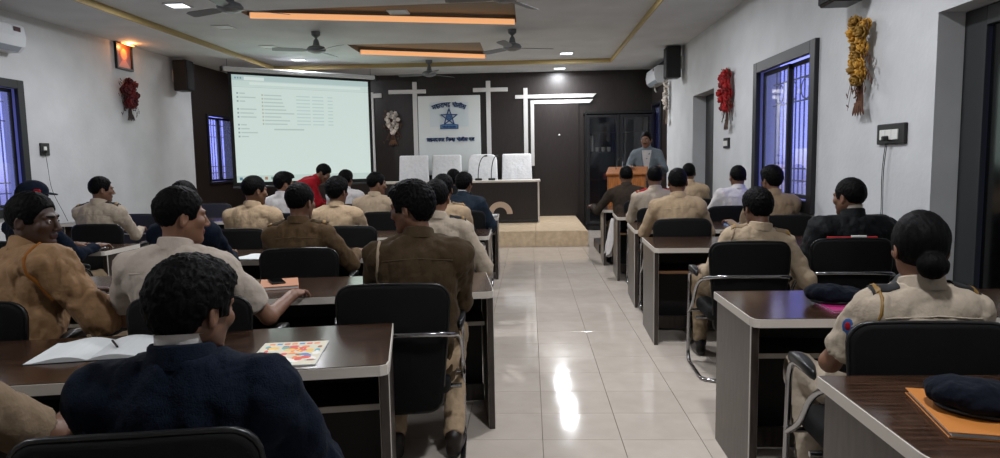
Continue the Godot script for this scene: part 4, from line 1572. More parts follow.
func make_chair(label: String, group: String) -> Node3D:
	var t := thing("office_chair", label, "chair", Vector3.ZERO, 0, group)
	var o := PackedVector2Array()
	var wt := 0.245; var wb := 0.205; var rr := 0.07
	for k in 6: o.append(Vector2(wt - rr + rr * cos(PI * 0.5 * k / 5.0), 0.89 - rr + rr * sin(PI * 0.5 * k / 5.0)))
	o.append(Vector2(0.09, 0.895)); o.append(Vector2(0, 0.896)); o.append(Vector2(-0.09, 0.895))
	for k in 6: o.append(Vector2(-wt + rr - rr * sin(PI * 0.5 * k / 5.0), 0.89 - rr + rr * cos(PI * 0.5 * k / 5.0)))
	o.append(Vector2(-wt + 0.005, 0.72)); o.append(Vector2(-wb - 0.012, 0.5))
	for k in 6: o.append(Vector2(-wb + rr - rr * cos(PI * 0.5 * k / 5.0), 0.30 + rr - rr * sin(PI * 0.5 * k / 5.0)))
	o.append(Vector2(0, 0.298))
	for k in 6: o.append(Vector2(wb - rr + rr * sin(PI * 0.5 * k / 5.0), 0.30 + rr - rr * cos(PI * 0.5 * k / 5.0)))
	o.append(Vector2(wb + 0.012, 0.5)); o.append(Vector2(wt - 0.005, 0.72))
	var b := MB.new()
	b.pillow(o, 0.05, 0.02, back_bend)
	var bk := obj("backrest", b, M.chair, t)
	var pp := MB.new()
	var rim := []
	for p in o: rim.append(back_bend(Vector3(p.x, p.y, 0.012)))
	pp.tube(rim, 0.007, 6, true)
	obj("piping", pp, M.pad, bk)
	var so := PackedVector2Array()
	for k in 4:
		for q in 5:
			var th := PI * 0.5 * (k + q / 4.0)
			var cx := 0.17 * (1.0 if k == 0 or k == 3 else -1.0)
			var cy := 0.16 * (1.0 if k < 2 else -1.0)
			so.append(Vector2(cx + 0.07 * cos(th), cy + 0.07 * sin(th)))
	var s := MB.new()
	s.pillow(so, 0.09, 0.035, func(p: Vector3) -> Vector3: return Vector3(p.x, 0.42 + p.z - (0.05 * maxf(0.0, p.y - 0.12)), -p.y))
	obj("seat", s, M.chair, t)
	for sx in [-1.0, 1.0]:
		var X: float = 0.285 * sx
		var side := MB.new()
		side.tube(round_corner([Vector3(0.0, 0.0135, 0.27), Vector3(X, 0.0135, 0.27), Vector3(X, 0.0135, -0.2), Vector3(X, 0.655, -0.17), Vector3(X, 0.66, 0.06)], 0.09), 0.0125, 8)
		obj("frame_tube", side, M.chrome, t)
		var ar := MB.new()
		var po := PackedVector2Array()
		for q in 16:
			var th := TAU * q / 16.0
			po.append(Vector2(0.024 * cos(th), 0.0) + Vector2(0, 0.125 * sin(th)))
		ar.pillow(po, 0.036, 0.014, func(p: Vector3) -> Vector3: return Vector3(X + p.x, 0.682 + p.z - 1.4 * p.y * p.y, -0.045 - p.y))
		obj("armrest", ar, M.pad, t)
	var u := MB.new()
	u.tube(round_corner([Vector3(-0.285, 0.36, -0.18), Vector3(-0.285, 0.44, -0.05), Vector3(-0.285, 0.62, 0.08), Vector3(-0.25, 0.685, 0.31), Vector3(0.25, 0.685, 0.31), Vector3(0.285, 0.62, 0.08), Vector3(0.285, 0.44, -0.05), Vector3(0.285, 0.36, -0.18)], 0.12), 0.0115, 8)
	obj("back_bar", u, M.chrome, t)
	var sb := MB.new()
	for zz in [-0.12, 0.1]:
		sb.tube([Vector3(-0.285, 0.372, zz - 0.05), Vector3(0.285, 0.372, zz - 0.05)], 0.011, 8)
	obj("seat_rail", sb, M.chrome, t)
	return t

var chair0: Node3D = null
# back: where the top of the backrest stands; the seat is a quarter metre in front of it
func place_chair(x: float, z: float, turn: float, label: String, blue := false) -> Node3D:
	var f := Vector3(sin(deg_to_rad(turn)), 0, cos(deg_to_rad(turn)))
	var at := Vector3(x, 0, z) - f * 0.27
	var r: Node3D
	if chair0 == null:
		chair0 = make_chair(label, "black office chairs at the desks")
		chair0.position = at
		chair0.rotation.y = deg_to_rad(turn)
		r = chair0
	else:
		r = dup(chair0, at, turn, label, "black office chairs at the desks")
	if blue:
		(r.get_node("backrest") as MeshInstance3D).material_override = M.chairblue
		(r.get_node("seat") as MeshInstance3D).material_override = M.chairblue
	return r

func chairs() -> void:
	place_chair(-0.60, -2.86, 4, "black chrome-armed chair under the man in dark brown uniform, in full view")
	place_chair(-0.79, -1.245, 9, "black chair whose top edge shows at the bottom behind the navy sweater")
	place_chair(-1.42, -1.15, 9, "black chair of the khaki-sleeved person at the lower left corner")
	place_chair(-1.38, -2.62, 6, "black chair under the man in the pale short-sleeved shirt")
	place_chair(-2.27, -2.53, 10, "black rounded chair back at the left edge under the tan jacket")
	place_chair(-1.45, -4.14, 4, "black chair behind the brown-uniformed man beside the notebooks")
	place_chair(-0.63, -4.2, 4, "black chair hidden behind the man in dark brown uniform")
	place_chair(-2.25, -4.1, 4, "black chair under the man in the dark navy jacket")
	place_chair(-2.42, -5.46, 2, "black chair under the short-haired man in beige below the left edge of the screen")
	place_chair(-1.53, -5.58, 2, "black chair under the man in beige in the middle of the left rows")
	place_chair(-0.7, -5.64, 2, "black chair under the beige-shirted man beside the blue jacket")
	place_chair(-1.55, -7.15, 0, "black chair under the beige man in front of the emblem board")
	place_chair(-2.62, -7.15, 0, "black chair under the white-shirted man with the red jersey beyond")
	place_chair(-2.42, -8.6, 0, "black chair under the white-shirted man just below the screen's corner")
	place_chair(-0.72, -7.15, 0, "black chair under the man in the blue-grey jacket")
	place_chair(-0.98, -8.55, 0, "black chair under the farthest dark-clothed man on the left")
	place_chair(-4.03, -6.1, 0, "black chair under the man with shoulder marks near the left wall")
	place_chair(-3.8, -4.72, -20, "black chair under the man in the cap")
	place_chair(-3.5, -3.6, -4, "black chair at the left edge under the man in dark blue")
	place_chair(-4.4, -9.25, 0, "empty navy blue chair below the far left window", true)
	place_chair(-4.35, -7.35, 0, "empty blue chair partly hidden behind the pale short-sleeved shirt", true)
	place_chair(1.25, -2.12, -2, "black chair under the woman officer, right foreground")
	place_chair(1.36, -4.22, -2, "black chrome-armed chair under the tan-shirted man, beside the aisle")
	place_chair(2.02, -4.31, -4, "black chair with a red and white line on top, under the dark jacket")
	place_chair(1.31, -5.86, 0, "black chair under the man in the peach shirt")
	place_chair(2.26, -6.05, 0, "black chair by the right window, under the man in light brown")
	place_chair(2.14, -7.3, 0, "black chair under the white-shirted man by the right window")
	place_chair(1.38, -7.2, 0, "black chair under the pale uniform with epaulettes, right rows")
	place_chair(1.42, -8.5, 0, "black chair under the man in dark brown nearest the lectern")
	place_chair(2.1, -8.6, 0, "black chair under the beige man beside the grey door")
	var st := MB.new()
	var d: Node3D = get_node("office_chair_023")
	var pts := []
	for k in 9: pts.append(back_bend(Vector3(-0.15 + 0.3 * k / 8.0, 0.9, 0)))
	st.tube(pts, 0.009, 6)
	var rd := obj("edge_trim", st, mat(Color(0.62, 0.05, 0.07), 0.6), d)
	rd.set_meta("label", "red line along the top edge")
	var s2 := MB.new()
	s2.tube([back_bend(Vector3(-0.01, 0.907, 0.004)), back_bend(Vector3(0.08, 0.907, 0.004))], 0.009, 6)
	var wd := obj("edge_trim", s2, M.white, d)
	wd.set_meta("label", "white stretch in the red line")

# ------------------------------------------------------------------ things on the desks
func beret(label: String, at: Vector3, turn: float, r: float) -> void:
	var t := thing("beret", label, "beret", at, turn)
	var s := SDF.new(Vector3(-0.2, -0.02, -0.2), Vector3(0.2, 0.12, 0.2), 0.006)
	s.ell(Vector3(0, 0.032, 0), Vector3(r, 0.034, r * 0.72), 0.02)
	s.ell(Vector3(-r * 0.45, 0.045, 0.0), Vector3(r * 0.55, 0.035, r * 0.6), 0.03)
	var ns := FastNoiseLite.new()
	ns.seed = 3
	ns.frequency = 9.0
	s.noise(ns, 0.012, Vector3(1, 1, 1))
	s.cut(Vector3.DOWN, Vector3(0, 0.002, 0))
	var m := MB.new()
	s.mesh_into(m)
	obj("crown", m, M.beret, t)
	var b := MB.new()
	var pts := []
	for j in 24: pts.append(Vector3(r * 0.85 * cos(TAU * j / 24.0), 0.008, r * 0.62 * sin(TAU * j / 24.0)))
	b.tube(pts, 0.008, 6, true)
	obj("sweatband", b, M.black, t)

func folder(called: String, label: String, cat: String, at: Vector3, turn: float, size: Vector3, m: Material, pages := true) -> Node3D:
	var t := thing(called, label, cat, at, turn)
	var c := MB.new()
	c.box(Vector3(0, size.y - 0.0015, 0), Vector3(size.x, 0.003, size.z), 0.001)
	obj("cover", c, m, t)
	if pages:
		var p := MB.new()
		p.box(Vector3(0.002, size.y * 0.5, 0.0), Vector3(size.x - 0.012, size.y - 0.006, size.z - 0.01))
		obj("pages", p, M.paper, t)
		var c2 := MB.new()
		c2.box(Vector3(0, 0.0015, 0), Vector3(size.x, 0.003, size.z), 0.001)
		obj("back_cover", c2, m, t)
	return t

func desk_things() -> void:
	var Y := 0.7505
	# open notebook with pen
	var t := thing("open_notebook", "open blank notebook on the left foreground desk beside the navy sweater", "notebook", Vector3(-1.58, Y, -2.38), 14.0)
	for sx in [-1.0, 1.0]:
		var g := []
		for i in 2:
			var row := []
			for j in 9:
				var u := j / 8.0
				row.append(Vector3(sx * u * 0.2, 0.004 + 0.02 * sin(PI * minf(1.0, u * 1.15)) * (1.0 - u * 0.6), -0.14 + 0.28 * i))
			g.append(row)
		var m := MB.new()
		for j in 8:
			m.quad(g[0][j], g[1][j], g[1][j + 1], g[0][j + 1]) if sx > 0 else m.quad(g[0][j + 1], g[1][j + 1], g[1][j], g[0][j])
			for i in 2:
				var a: Vector3 = g[i][j]; var b: Vector3 = g[i][j + 1]
				m.quad(Vector3(a.x, 0.001, a.z), Vector3(b.x, 0.001, b.z), b, a)
		obj("page", m, M.paper, t)
	var cv := MB.new()
	cv.box(Vector3(0, 0.001, 0), Vector3(0.41, 0.002, 0.29))
	obj("cover", cv, M.blackmatt, t)
	var pen := thing("pen", "dark pen lying in the fold of the open notebook", "pen", Vector3(-1.53, Y + 0.026, -2.38), 40.0)
	var pb := MB.new()
	pb.tube([Vector3(0, 0, 0.06), Vector3(0, 0, -0.05)], 0.004, 8)
	obj("barrel", pb, M.black, pen)
	var pt := MB.new()
	pt.tube([Vector3(0, 0, -0.05), Vector3(0, 0, -0.065)], 0.003, 6, false, 0.0008)
	obj("tip", pt, M.metalgrey, pen)
	# colourful leaflet
	var im := Image.create(256, 192, false, Image.FORMAT_RGB8)
	im.fill(Color8(214, 205, 180))
	var rng := RandomNumberGenerator.new()
	rng.seed = 11
	var cols := [Color8(235, 120, 30), Color8(40, 120, 190), Color8(220, 60, 40), Color8(240, 190, 60), Color8(60, 160, 170), Color8(236, 232, 224), Color8(150, 80, 40)]
	for k in 70:
		var c: Color = cols[rng.randi() % 7]
		var cx := rng.randi_range(20, 236); var cy := rng.randi_range(40, 180); var rx := rng.randi_range(5, 24); var ry := rng.randi_range(4, 14)
		for y in range(maxi(0, cy - ry), mini(191, cy + ry)):
			for x in range(maxi(0, cx - rx), mini(255, cx + rx)):
				if pow((x - cx) / float(rx), 2) + pow((y - cy) / float(ry), 2) < 1.0: im.set_pixel(x, y, c)
	for k in 7: im.fill_rect(Rect2i(24 + k * 30, 12, 22, 12), cols[k % 3])
	var lm := mat(Color.WHITE, 0.5)
	lm.albedo_texture = ImageTexture.create_from_image(im)
	var lf := thing("leaflet", "colourful printed leaflet near the right end of the left foreground desk", "leaflet", Vector3(-0.86, Y, -2.32), 8.0)
	var q := MB.new()
	for a in [[-0.115, 0.15, 0, 1], [0.115, 0.15, 1, 1], [0.115, -0.15, 1, 0], [-0.115, 0.15, 0, 1], [0.115, -0.15, 1, 0], [-0.115, -0.15, 0, 0]]:
		q.v.append(Vector3(a[0], 0.004, a[1])); q.n.append(Vector3.UP); q.uv.append(Vector2(a[2], a[3]))
	q.idx = PackedInt32Array([0, 2, 1, 3, 5, 4])
	obj("print", q, lm, lf)
	var lb := MB.new()
	lb.box(Vector3(0, 0.0018, 0), Vector3(0.234, 0.0036, 0.304))
	obj("sheets", lb, M.paper, lf)
	# second-row books and phone
	folder("notebook", "pale orange notebook under a phone on the desk beside the dark brown uniform", "notebook", Vector3(-1.39, Y, -3.66), 20.0, Vector3(0.2, 0.02, 0.26), mat(Color(0.72, 0.48, 0.33), 0.6))
	var ph := thing("phone", "dark phone lying on the pale orange notebook", "phone", Vector3(-1.41, Y + 0.02, -3.67), 30.0)
	var pbm := MB.new()
	pbm.box(Vector3(0, 0.005, 0), Vector3(0.075, 0.01, 0.155), 0.004)
	obj("phone_case", pbm, M.black, ph)
	var psc := MB.new()
	psc.box(Vector3(0, 0.0104, 0), Vector3(0.068, 0.0008, 0.145))
	obj("phone_face", psc, M.doorglass, ph)
	# papers
	var papers := [
		[Vector3(-2.02, Y, -4.85), -20.0, "loose white papers on the desk left of the brown uniform"],
		[Vector3(-0.58, Y, -8.36), 15.0, "white papers at the aisle end of the far left desk"],
		[Vector3(-3.68, Y, -5.5), 20.0, "crumpled white paper on the desk corner by the left wall"],
		[Vector3(-0.98, Y, -4.95), 10.0, "white paper before the brown-uniformed man's right arm"],
	]
	for p in papers:
		var m := MB.new()
		for k in 3:
			m.xf = Transform3D(Basis(Vector3.UP, k * 0.2), Vector3(0.02 * k, 0.0015 + 0.002 * k, 0))
			m.box(Vector3.ZERO, Vector3(0.21, 0.001, 0.29))
		var o := obj("papers", m, M.paper)
		o.position = p[0]
		o.rotation.y = deg_to_rad(p[1])
		tag(o, p[2], "papers")
	# right side
	folder("folder", "bright orange folder under the beret in the lower right corner", "folder", Vector3(1.13, Y, -1.72), -12.0, Vector3(0.24, 0.016, 0.32), M.orange)
	beret("dark navy beret on the orange folder, lower right corner", Vector3(1.17, Y + 0.016, -1.73), -10.0, 0.145)
	folder("folder", "pink folder under the beret on the woman officer's desk", "folder", Vector3(1.35, Y, -2.98), 0.0, Vector3(0.15, 0.014, 0.2), M.pink)
	beret("dark beret on the pink folder beside the woman officer", Vector3(1.37, Y + 0.014, -3.07), 5.0, 0.13)
	folder("folder", "light blue folder on the desk beside the peach shirt", "folder", Vector3(2.02, Y, -6.62), 0.0, Vector3(0.24, 0.02, 0.3), mat(Color(0.22, 0.40, 0.66), 0.5))
	# white cloth hanging from the desk end
	var cl := MB.new()
	var g := []
	for i in 11:
		var row := []
		for j in 14:
			var u := i / 10.0; var v := j / 13.0
			row.append(Vector3(0.965 + 0.03 * sin(v * 14.0 + u * 3.0) * (0.3 + u) - 0.05 * u, 0.72 - 0.4 * u - 0.05 * sin(v * 7.0) * u, -7.86 - 0.24 * v - 0.03 * u))
		g.append(row)
	cl.smooth_grid(g, false)
	var g2 := []
	for r in g:
		var row2 := []
		for p in r: row2.append(p + Vector3(0.006, 0, 0))
		row2.reverse()
		g2.append(row2)
	cl.smooth_grid(g2, false)
	tag(obj("white_cloth", cl, M.whiteshirt), "white cloth hanging from the aisle end of a right-row desk", "cloth")

# ------------------------------------------------------------------ people
var head_a: MB
var hair_mesh := {}
var hand_a: MB
var shoe_m: ArrayMesh
var eye_m: ArrayMesh
var iris_m: ArrayMesh
var fold_n: FastNoiseLite

func protos() -> void:
	fold_n = FastNoiseLite.new()
	fold_n.seed = 21
	fold_n.frequency = 1.0
	fold_n.fractal_octaves = 2
	fold_n.fractal_type = FastNoiseLite.FRACTAL_RIDGED
	var s := SDF.new(Vector3(-0.1, -0.15, -0.14), Vector3(0.1, 0.14, 0.13), 0.0046)
	s.ell(Vector3(0, 0.026, 0.014), Vector3(0.075, 0.09, 0.095), 0.01)
	s.ell(Vector3(0, -0.035, -0.028), Vector3(0.059, 0.078, 0.062), 0.03)
	for sx in [-1.0, 1.0]:
		s.cap(Vector3(0.047 * sx, -0.045, 0.005), Vector3(0.01 * sx, -0.092, -0.062), 0.022, 0.018, 0.025)
		s.ell(Vector3(0.043 * sx, -0.018, -0.062), Vector3(0.022, 0.02, 0.02), 0.02)
		s.cap(Vector3(0.045 * sx, 0.024, -0.072), Vector3(0.012 * sx, 0.024, -0.086), 0.01, 0.01, 0.014)
	s.ell(Vector3(0, -0.098, -0.07), Vector3(0.02, 0.015, 0.016), 0.02)
	for sx in [-1.0, 1.0]: s.ell(Vector3(0.031 * sx, 0.003, -0.1), Vector3(0.019, 0.012, 0.017), 0.012, Basis(), true)
	for sx in [-1.0, 1.0]: s.ell(Vector3(0.031 * sx, 0.002, -0.077), Vector3(0.0145, 0.0125, 0.0125), 0.004)
	s.cap(Vector3(0, 0.014, -0.087), Vector3(0, -0.03, -0.108), 0.008, 0.0125, 0.01)
	for sx in [-1.0, 1.0]: s.ell(Vector3(0.012 * sx, -0.035, -0.099), Vector3(0.009, 0.008, 0.01), 0.006)
	s.cap(Vector3(-0.018, -0.058, -0.085), Vector3(0.018, -0.058, -0.085), 0.0065, 0.0065, 0.005)
	s.cap(Vector3(-0.015, -0.068, -0.084), Vector3(0.015, -0.068, -0.084), 0.007, 0.007, 0.005)
	for sx in [-1.0, 1.0]:
		var eb := Basis(Vector3.UP, 0.35 * sx) * Basis(Vector3.RIGHT, -0.2)
		s.ell(Vector3(0.079 * sx, -0.006, 0.014), Vector3(0.009, 0.033, 0.02), 0.006, eb)
		s.ell(Vector3(0.088 * sx, -0.002, 0.012), Vector3(0.006, 0.02, 0.011), 0.004, eb, true)
	s.cap(Vector3(0, -0.05, 0.02), Vector3(0, -0.15, 0.03), 0.052, 0.054, 0.03)
	head_a = MB.new()
	s.mesh_into(head_a)
	for i in head_a.v.size():
		var p := head_a.v[i]
		var c := Color.WHITE
		if p.z < -0.07 and absf(p.x) < 0.026 and p.y < -0.05 and p.y > -0.078: c = Color(0.72, 0.5, 0.48)
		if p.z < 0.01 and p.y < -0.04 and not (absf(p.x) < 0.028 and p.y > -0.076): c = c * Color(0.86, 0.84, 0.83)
		head_a.c[i] = c
	# hair: kinds short, full, fade, woman
	for kind in ["short", "full", "fade", "woman"]:
		var h := SDF.new(Vector3(-0.115, -0.12, -0.135), Vector3(0.115, 0.165, 0.2 if kind == "woman" else 0.14), 0.0046)
		var thick: float = {"short": 0.009, "full": 0.016, "fade": 0.012, "woman": 0.013}[kind]
		h.ell(Vector3(0, 0.03, 0.016), Vector3(0.075, 0.09, 0.095) + Vector3.ONE * thick + Vector3(0, 0.004, 0), 0.01)
		if kind == "full": h.ell(Vector3(0, 0.075, -0.03), Vector3(0.07, 0.05, 0.078), 0.03)
		var i := 0
		for z in h.nz:
			for y in h.ny:
				for x in h.nx:
					var py := h.o.y + y * h.h; var pz := h.o.z + z * h.h; var px := absf(h.o.x + x * h.h)
					var line: float
					if kind == "woman": line = lerpf(0.062, -0.03, smoothstep(-0.07, -0.03, pz)) if pz < 0.0 else lerpf(-0.03, -0.085, smoothstep(0.0, 0.05, pz))
					else: line = lerpf(0.066, 0.012, smoothstep(-0.075, -0.035, pz)) if pz < 0.0 else lerpf(0.012, -0.062, smoothstep(0.028, 0.06, pz))
					if pz < 0.0 and pz > -0.045 and px > 0.06 and kind != "woman": line = minf(line, -0.012)
					var d := line - py
					if kind == "fade" or kind == "short":
						h.f[i] += (1.0 - smoothstep(-0.06, 0.06 if kind == "fade" else 0.0, py)) * (0.009 if kind == "fade" else 0.006)
					h.f[i] = maxf(h.f[i], d)
					i += 1
		var hn := FastNoiseLite.new()
		hn.seed = 4
		hn.frequency = 1.0
		if kind == "woman":
			h.ell(Vector3(0, -0.05, 0.116), Vector3(0.05, 0.046, 0.04), 0.012)
			h.noise(hn, 0.004, Vector3(60, 14, 24))
		else: h.noise(hn, 0.007 if kind == "full" else 0.005, Vector3(55, 38, 55))
		# brows
		for sx in [-1.0, 1.0]: h.cap(Vector3(0.045 * sx, 0.026, -0.08), Vector3(0.014 * sx, 0.024, -0.096), 0.0045, 0.005, 0.002)
		var hm := MB.new()
		h.mesh_into(hm)
		hair_mesh[kind] = hm.done()
	var ms := SDF.new(Vector3(-0.05, -0.075, -0.12), Vector3(0.05, -0.03, -0.06), 0.003)
	ms.cap(Vector3(-0.026, -0.054, -0.083), Vector3(0, -0.047, -0.096), 0.0045, 0.006, 0.003)
	ms.cap(Vector3(0.026, -0.054, -0.083), Vector3(0, -0.047, -0.096), 0.0045, 0.006, 0.003)
	var mm := MB.new()
	ms.mesh_into(mm)
	hair_mesh["moustache"] = mm.done()
	# right hand: fingers towards -z, back up
	var hs := SDF.new(Vector3(-0.085, -0.075, -0.19), Vector3(0.06, 0.045, 0.045), 0.0036)
	hs.cap(Vector3(0, 0, 0.03), Vector3(0, 0, -0.02), 0.025, 0.026, 0.01)
	hs.ell(Vector3(0, -0.002, -0.05), Vector3(0.042, 0.017, 0.05), 0.015)
	var fx := [-0.031, -0.0105, 0.0105, 0.03]
	var fl := [0.07, 0.078, 0.073, 0.058]
	for k in 4:
		var p := Vector3(fx[k], 0.0, -0.086)
		var ang := 0.25 + 0.06 * k
		for b in 3:
			var ln: float = fl[k] * [0.46, 0.31, 0.23][b]
			var q := p + Vector3((k - 1.5) * 0.0018, -sin(ang) * ln, -cos(ang) * ln)
			hs.cap(p, q, 0.0095 - 0.0008 * b, 0.0088 - 0.0008 * b, 0.003)
			p = q
			ang += 0.4
	hs.cap(Vector3(-0.026, -0.006, -0.025), Vector3(-0.052, -0.014, -0.058), 0.015, 0.011, 0.01)
	hs.cap(Vector3(-0.052, -0.014, -0.058), Vector3(-0.058, -0.02, -0.088), 0.0105, 0.0085, 0.004)
	hand_a = MB.new()
	hs.mesh_into(hand_a)
	var ss := SDF.new(Vector3(-0.06, -0.01, -0.21), Vector3(0.06, 0.14, 0.09), 0.008)
	ss.cap(Vector3(0, 0.03, 0.03), Vector3(0, 0.028, -0.15), 0.036, 0.036, 0.02)
	ss.cap(Vector3(0, 0.09, 0.02), Vector3(0, 0.04, -0.08), 0.042, 0.034, 0.03)
	ss.cut(Vector3.DOWN, Vector3(0, 0.003, 0))
	var sm := MB.new()
	ss.mesh_into(sm)
	shoe_m = sm.done()
	var em := MB.new()
	em.sphere(Vector3.ZERO, Vector3.ONE * 0.0118, 12)
	eye_m = em.done()
	var im := MB.new()
	im.sphere(Vector3(0, 0, -0.0085), Vector3(0.0056, 0.0056, 0.004), 10)
	iris_m = im.done()

func ik(s: Vector3, t: Vector3, l1: float, l2: float, pole: Vector3) -> Array:
	var d := t - s
	var L := minf(d.length(), (l1 + l2) * 0.995)
	var dir := d.normalized()
	var a := (l1 * l1 - l2 * l2 + L * L) / (2.0 * L)
	var h := sqrt(maxf(0.0, l1 * l1 - a * a))
	var pp := (pole - dir * pole.dot(dir)).normalized()
	return [s + dir * a + pp * h, s + dir * L]

func march(f: SDF, p: Vector3, d: Vector3) -> Vector3:
	for k in 160:
		var q := (p - f.o) / f.h
		var x := int(q.x); var y := int(q.y); var z := int(q.z)
		if x >= 0 and y >= 0 and z >= 0 and x < f.nx - 1 and y < f.ny - 1 and z < f.nz - 1:
			var u := q.x - x; var v := q.y - y; var w := q.z - z
			var i := (z * f.ny + y) * f.nx + x
			var a := lerpf(lerpf(f.f[i], f.f[i + 1], u), lerpf(f.f[i + f.nx], f.f[i + f.nx + 1], u), v)
			i += f.nx * f.ny
			var b := lerpf(lerpf(f.f[i], f.f[i + 1], u), lerpf(f.f[i + f.nx], f.f[i + f.nx + 1], u), v)
			if lerpf(a, b, w) < 0.0: return p
		p += d * 0.004
	return p

func person(label: String, at: Vector3, turn: float, o: Dictionary, group := "") -> Node3D:
	var P := thing("person", label, "person", at, turn, group)
	var cell: float = o.get("cell", 0.018)
	var sc: float = o.get("scale", 1.0)
	var stand: bool = o.get("stand", false)
	var fat: float = o.get("fat", 1.0)
	var T := Transform3D(Basis(Vector3.UP, deg_to_rad(o.get("twist", 0.0))) * Basis(Vector3.BACK, -deg_to_rad(o.get("side", 0.0))) * Basis(Vector3.RIGHT, -deg_to_rad(o.get("lean", 4.0))), Vector3(0, o.get("pelvis", 0.92 if stand else 0.55), 0.06))
	var sw: float = o.get("sw", 0.185) * sc
	var up := T.basis.y
	var nb := T * Vector3(0, 0.485 * sc, 0.0)
	var hb := Basis(Vector3.UP, deg_to_rad(o.get("twist", 0.0) + o.get("yaw", 0.0))) * Basis(Vector3.BACK, -deg_to_rad(o.get("tilt", 0.0))) * Basis(Vector3.RIGHT, -deg_to_rad(o.get("pitch", 4.0)))
	var hs: float = o.get("head", 1.0)
	var H := Transform3D(hb.scaled(Vector3.ONE * hs), nb + (up * 0.6 + Vector3.UP * 0.4) * (0.055 - o.get("neck", 0.01)) + hb * Vector3(0, 0.1, -0.025) * hs)
	var sho := [T * Vector3(-sw, 0.415 * sc, 0.0), T * Vector3(sw, 0.415 * sc, 0.0)]
	var tg := [o.get("lh", Vector3(-0.14, 0.79, -0.40)), o.get("rh", Vector3(0.14, 0.79, -0.40))]
	var el := []; var wr := []
	for k in 2:
		var r := ik(sho[k], tg[k], 0.285 * sc, 0.255 * sc, o.get("pole", Vector3(0.55, -1.0, 0.35)) * Vector3(-1 if k == 0 else 1, 1, 1))
		el.append(r[0]); wr.append(r[1])
	var lo := T.origin - Vector3(0.27, 0.14, 0.25); var hi := lo + Vector3(0.54, 0.3, 0.4)
	for p in sho + el + wr + [nb]:
		lo = lo.min(p - Vector3.ONE * 0.15); hi = hi.max(p + Vector3.ONE * 0.15)
	# skin: neck, shoulders, arms; the head and hands join the same surface
	var bc := minf(cell, 0.015)
	var b := SDF.new(lo.max(Vector3(-9, T.origin.y - 0.1, -9)), hi, bc)
	var skull := H * Vector3(0, -0.04, 0.02)
	b.cap(T * Vector3(0, 0.34 * sc, 0.01), nb, 0.08, 0.056, 0.03)
	b.cap(nb, skull, 0.056, 0.05, 0.02)
	b.cap(sho[0], sho[1], 0.05, 0.05, 0.03)
	for k in 2:
		b.cap(sho[k], el[k], 0.046 * fat, 0.037, 0.02)
		b.cap(el[k], wr[k], 0.038 * fat, 0.026, 0.015)
		var wd2: Vector3 = ((wr[k] - el[k]) * Vector3(1, 0.35, 1)).normalized()
		b.cap(wr[k] - wd2 * 0.02, wr[k] + wd2 * 0.035, 0.026, 0.022, 0.015)
	var m := MB.new()
	b.mesh_into(m)
	m.arrays(head_a.v, head_a.n, head_a.c, head_a.idx, H)
	for k in 2:
		var d: Vector3 = (wr[k] - el[k]).normalized()
		if o.get("flat", true): d = (d * Vector3(1, 0.35, 1)).normalized()
		var y := (Vector3.UP - d * d.y).normalized()
		if absf(d.y) > 0.93: y = (Vector3.FORWARD - d * d.dot(Vector3.FORWARD)).normalized()
		var bs := Basis(y.cross(-d), y, -d)
		m.arrays(hand_a.v, hand_a.n, hand_a.c, hand_a.idx, Transform3D(bs, wr[k]), k == 0)
	obj("body", m, M[o.get("skin", "skin")], P)
	# hair
	var hk: String = o.get("hair", "short")
	var hr := obj("hair", hair_mesh[hk], M.hair, P)
	hr.transform = H
	if o.get("moustache", false):
		var mo := obj("moustache", hair_mesh["moustache"], M.hair, P)
		mo.transform = H
	for sx in [-1.0, 1.0]:
		var e := obj("eye", eye_m, M.eye, P)
		e.transform = H * Transform3D(Basis(), Vector3(0.031 * sx, 0.002, -0.0785))
		obj("iris", iris_m, M.iris, e)
	# upper garment
	var g := SDF.new(lo, hi, cell)
	var inf: float = o.get("puff", 0.0)
	g.ecap(T, -0.06, 0.14, 0.168 * fat + inf, 0.158 * fat + inf, 1.3 / fat, 0.05)
	g.ecap(T, 0.12, 0.33 * sc, 0.158 * fat + inf, 0.182 * sc + inf, 1.45, 0.06)
	g.cap(T * Vector3(-sw + 0.02, 0.405 * sc, 0.005), T * Vector3(sw - 0.02, 0.405 * sc, 0.005), 0.07 + inf, 0.07 + inf, 0.07)
	for k in 2:
		g.cap(T * Vector3(0, 0.475 * sc, 0.005), sho[k].lerp(nb, 0.35) - up * 0.01, 0.062, 0.058, 0.05)
		if o.get("sleeve", "long") == "long":
			g.cap(sho[k], el[k], 0.066 * fat + inf, 0.056 + inf, 0.04)
			g.cap(el[k], el[k].lerp(wr[k], 0.94), 0.055 + inf, 0.042 + inf * 0.6, 0.03, true)
		else:
			g.cap(sho[k], sho[k].lerp(el[k], 0.8), 0.066 * fat, 0.068 * fat, 0.04, true)
	g.noise(fold_n, o.get("folds", 0.013), Vector3(7, 5, 7))
	g.cut(up, nb + up * 0.03)
	var gm := MB.new()
	g.mesh_into(gm)
	var sm: StandardMaterial3D = M[o.shirt]
	var sn := obj(o.get("garment", "shirt"), gm, sm, P)
	# collar
	var rows := []
	var cr: float = o.get("collar", 0.0)
	for e in [[0.066, 0.0], [0.064, 0.058 + cr], [0.068, 0.064 + cr], [0.074, 0.058 + cr], [0.083 + cr * 0.2, 0.012]]:
		var row := []
		for j in 20:
			var th := TAU * j / 20.0
			var q := Vector3(sin(th) * e[0] * 0.95, e[1] - 0.012 * (1.0 - cos(th)), cos(th) * e[0] * 1.05)
			row.append(nb + T.basis * q)
		rows.append(row)
	var cm := MB.new()
	cm.smooth_grid(rows, true)
	obj("collar", cm, sm, sn)
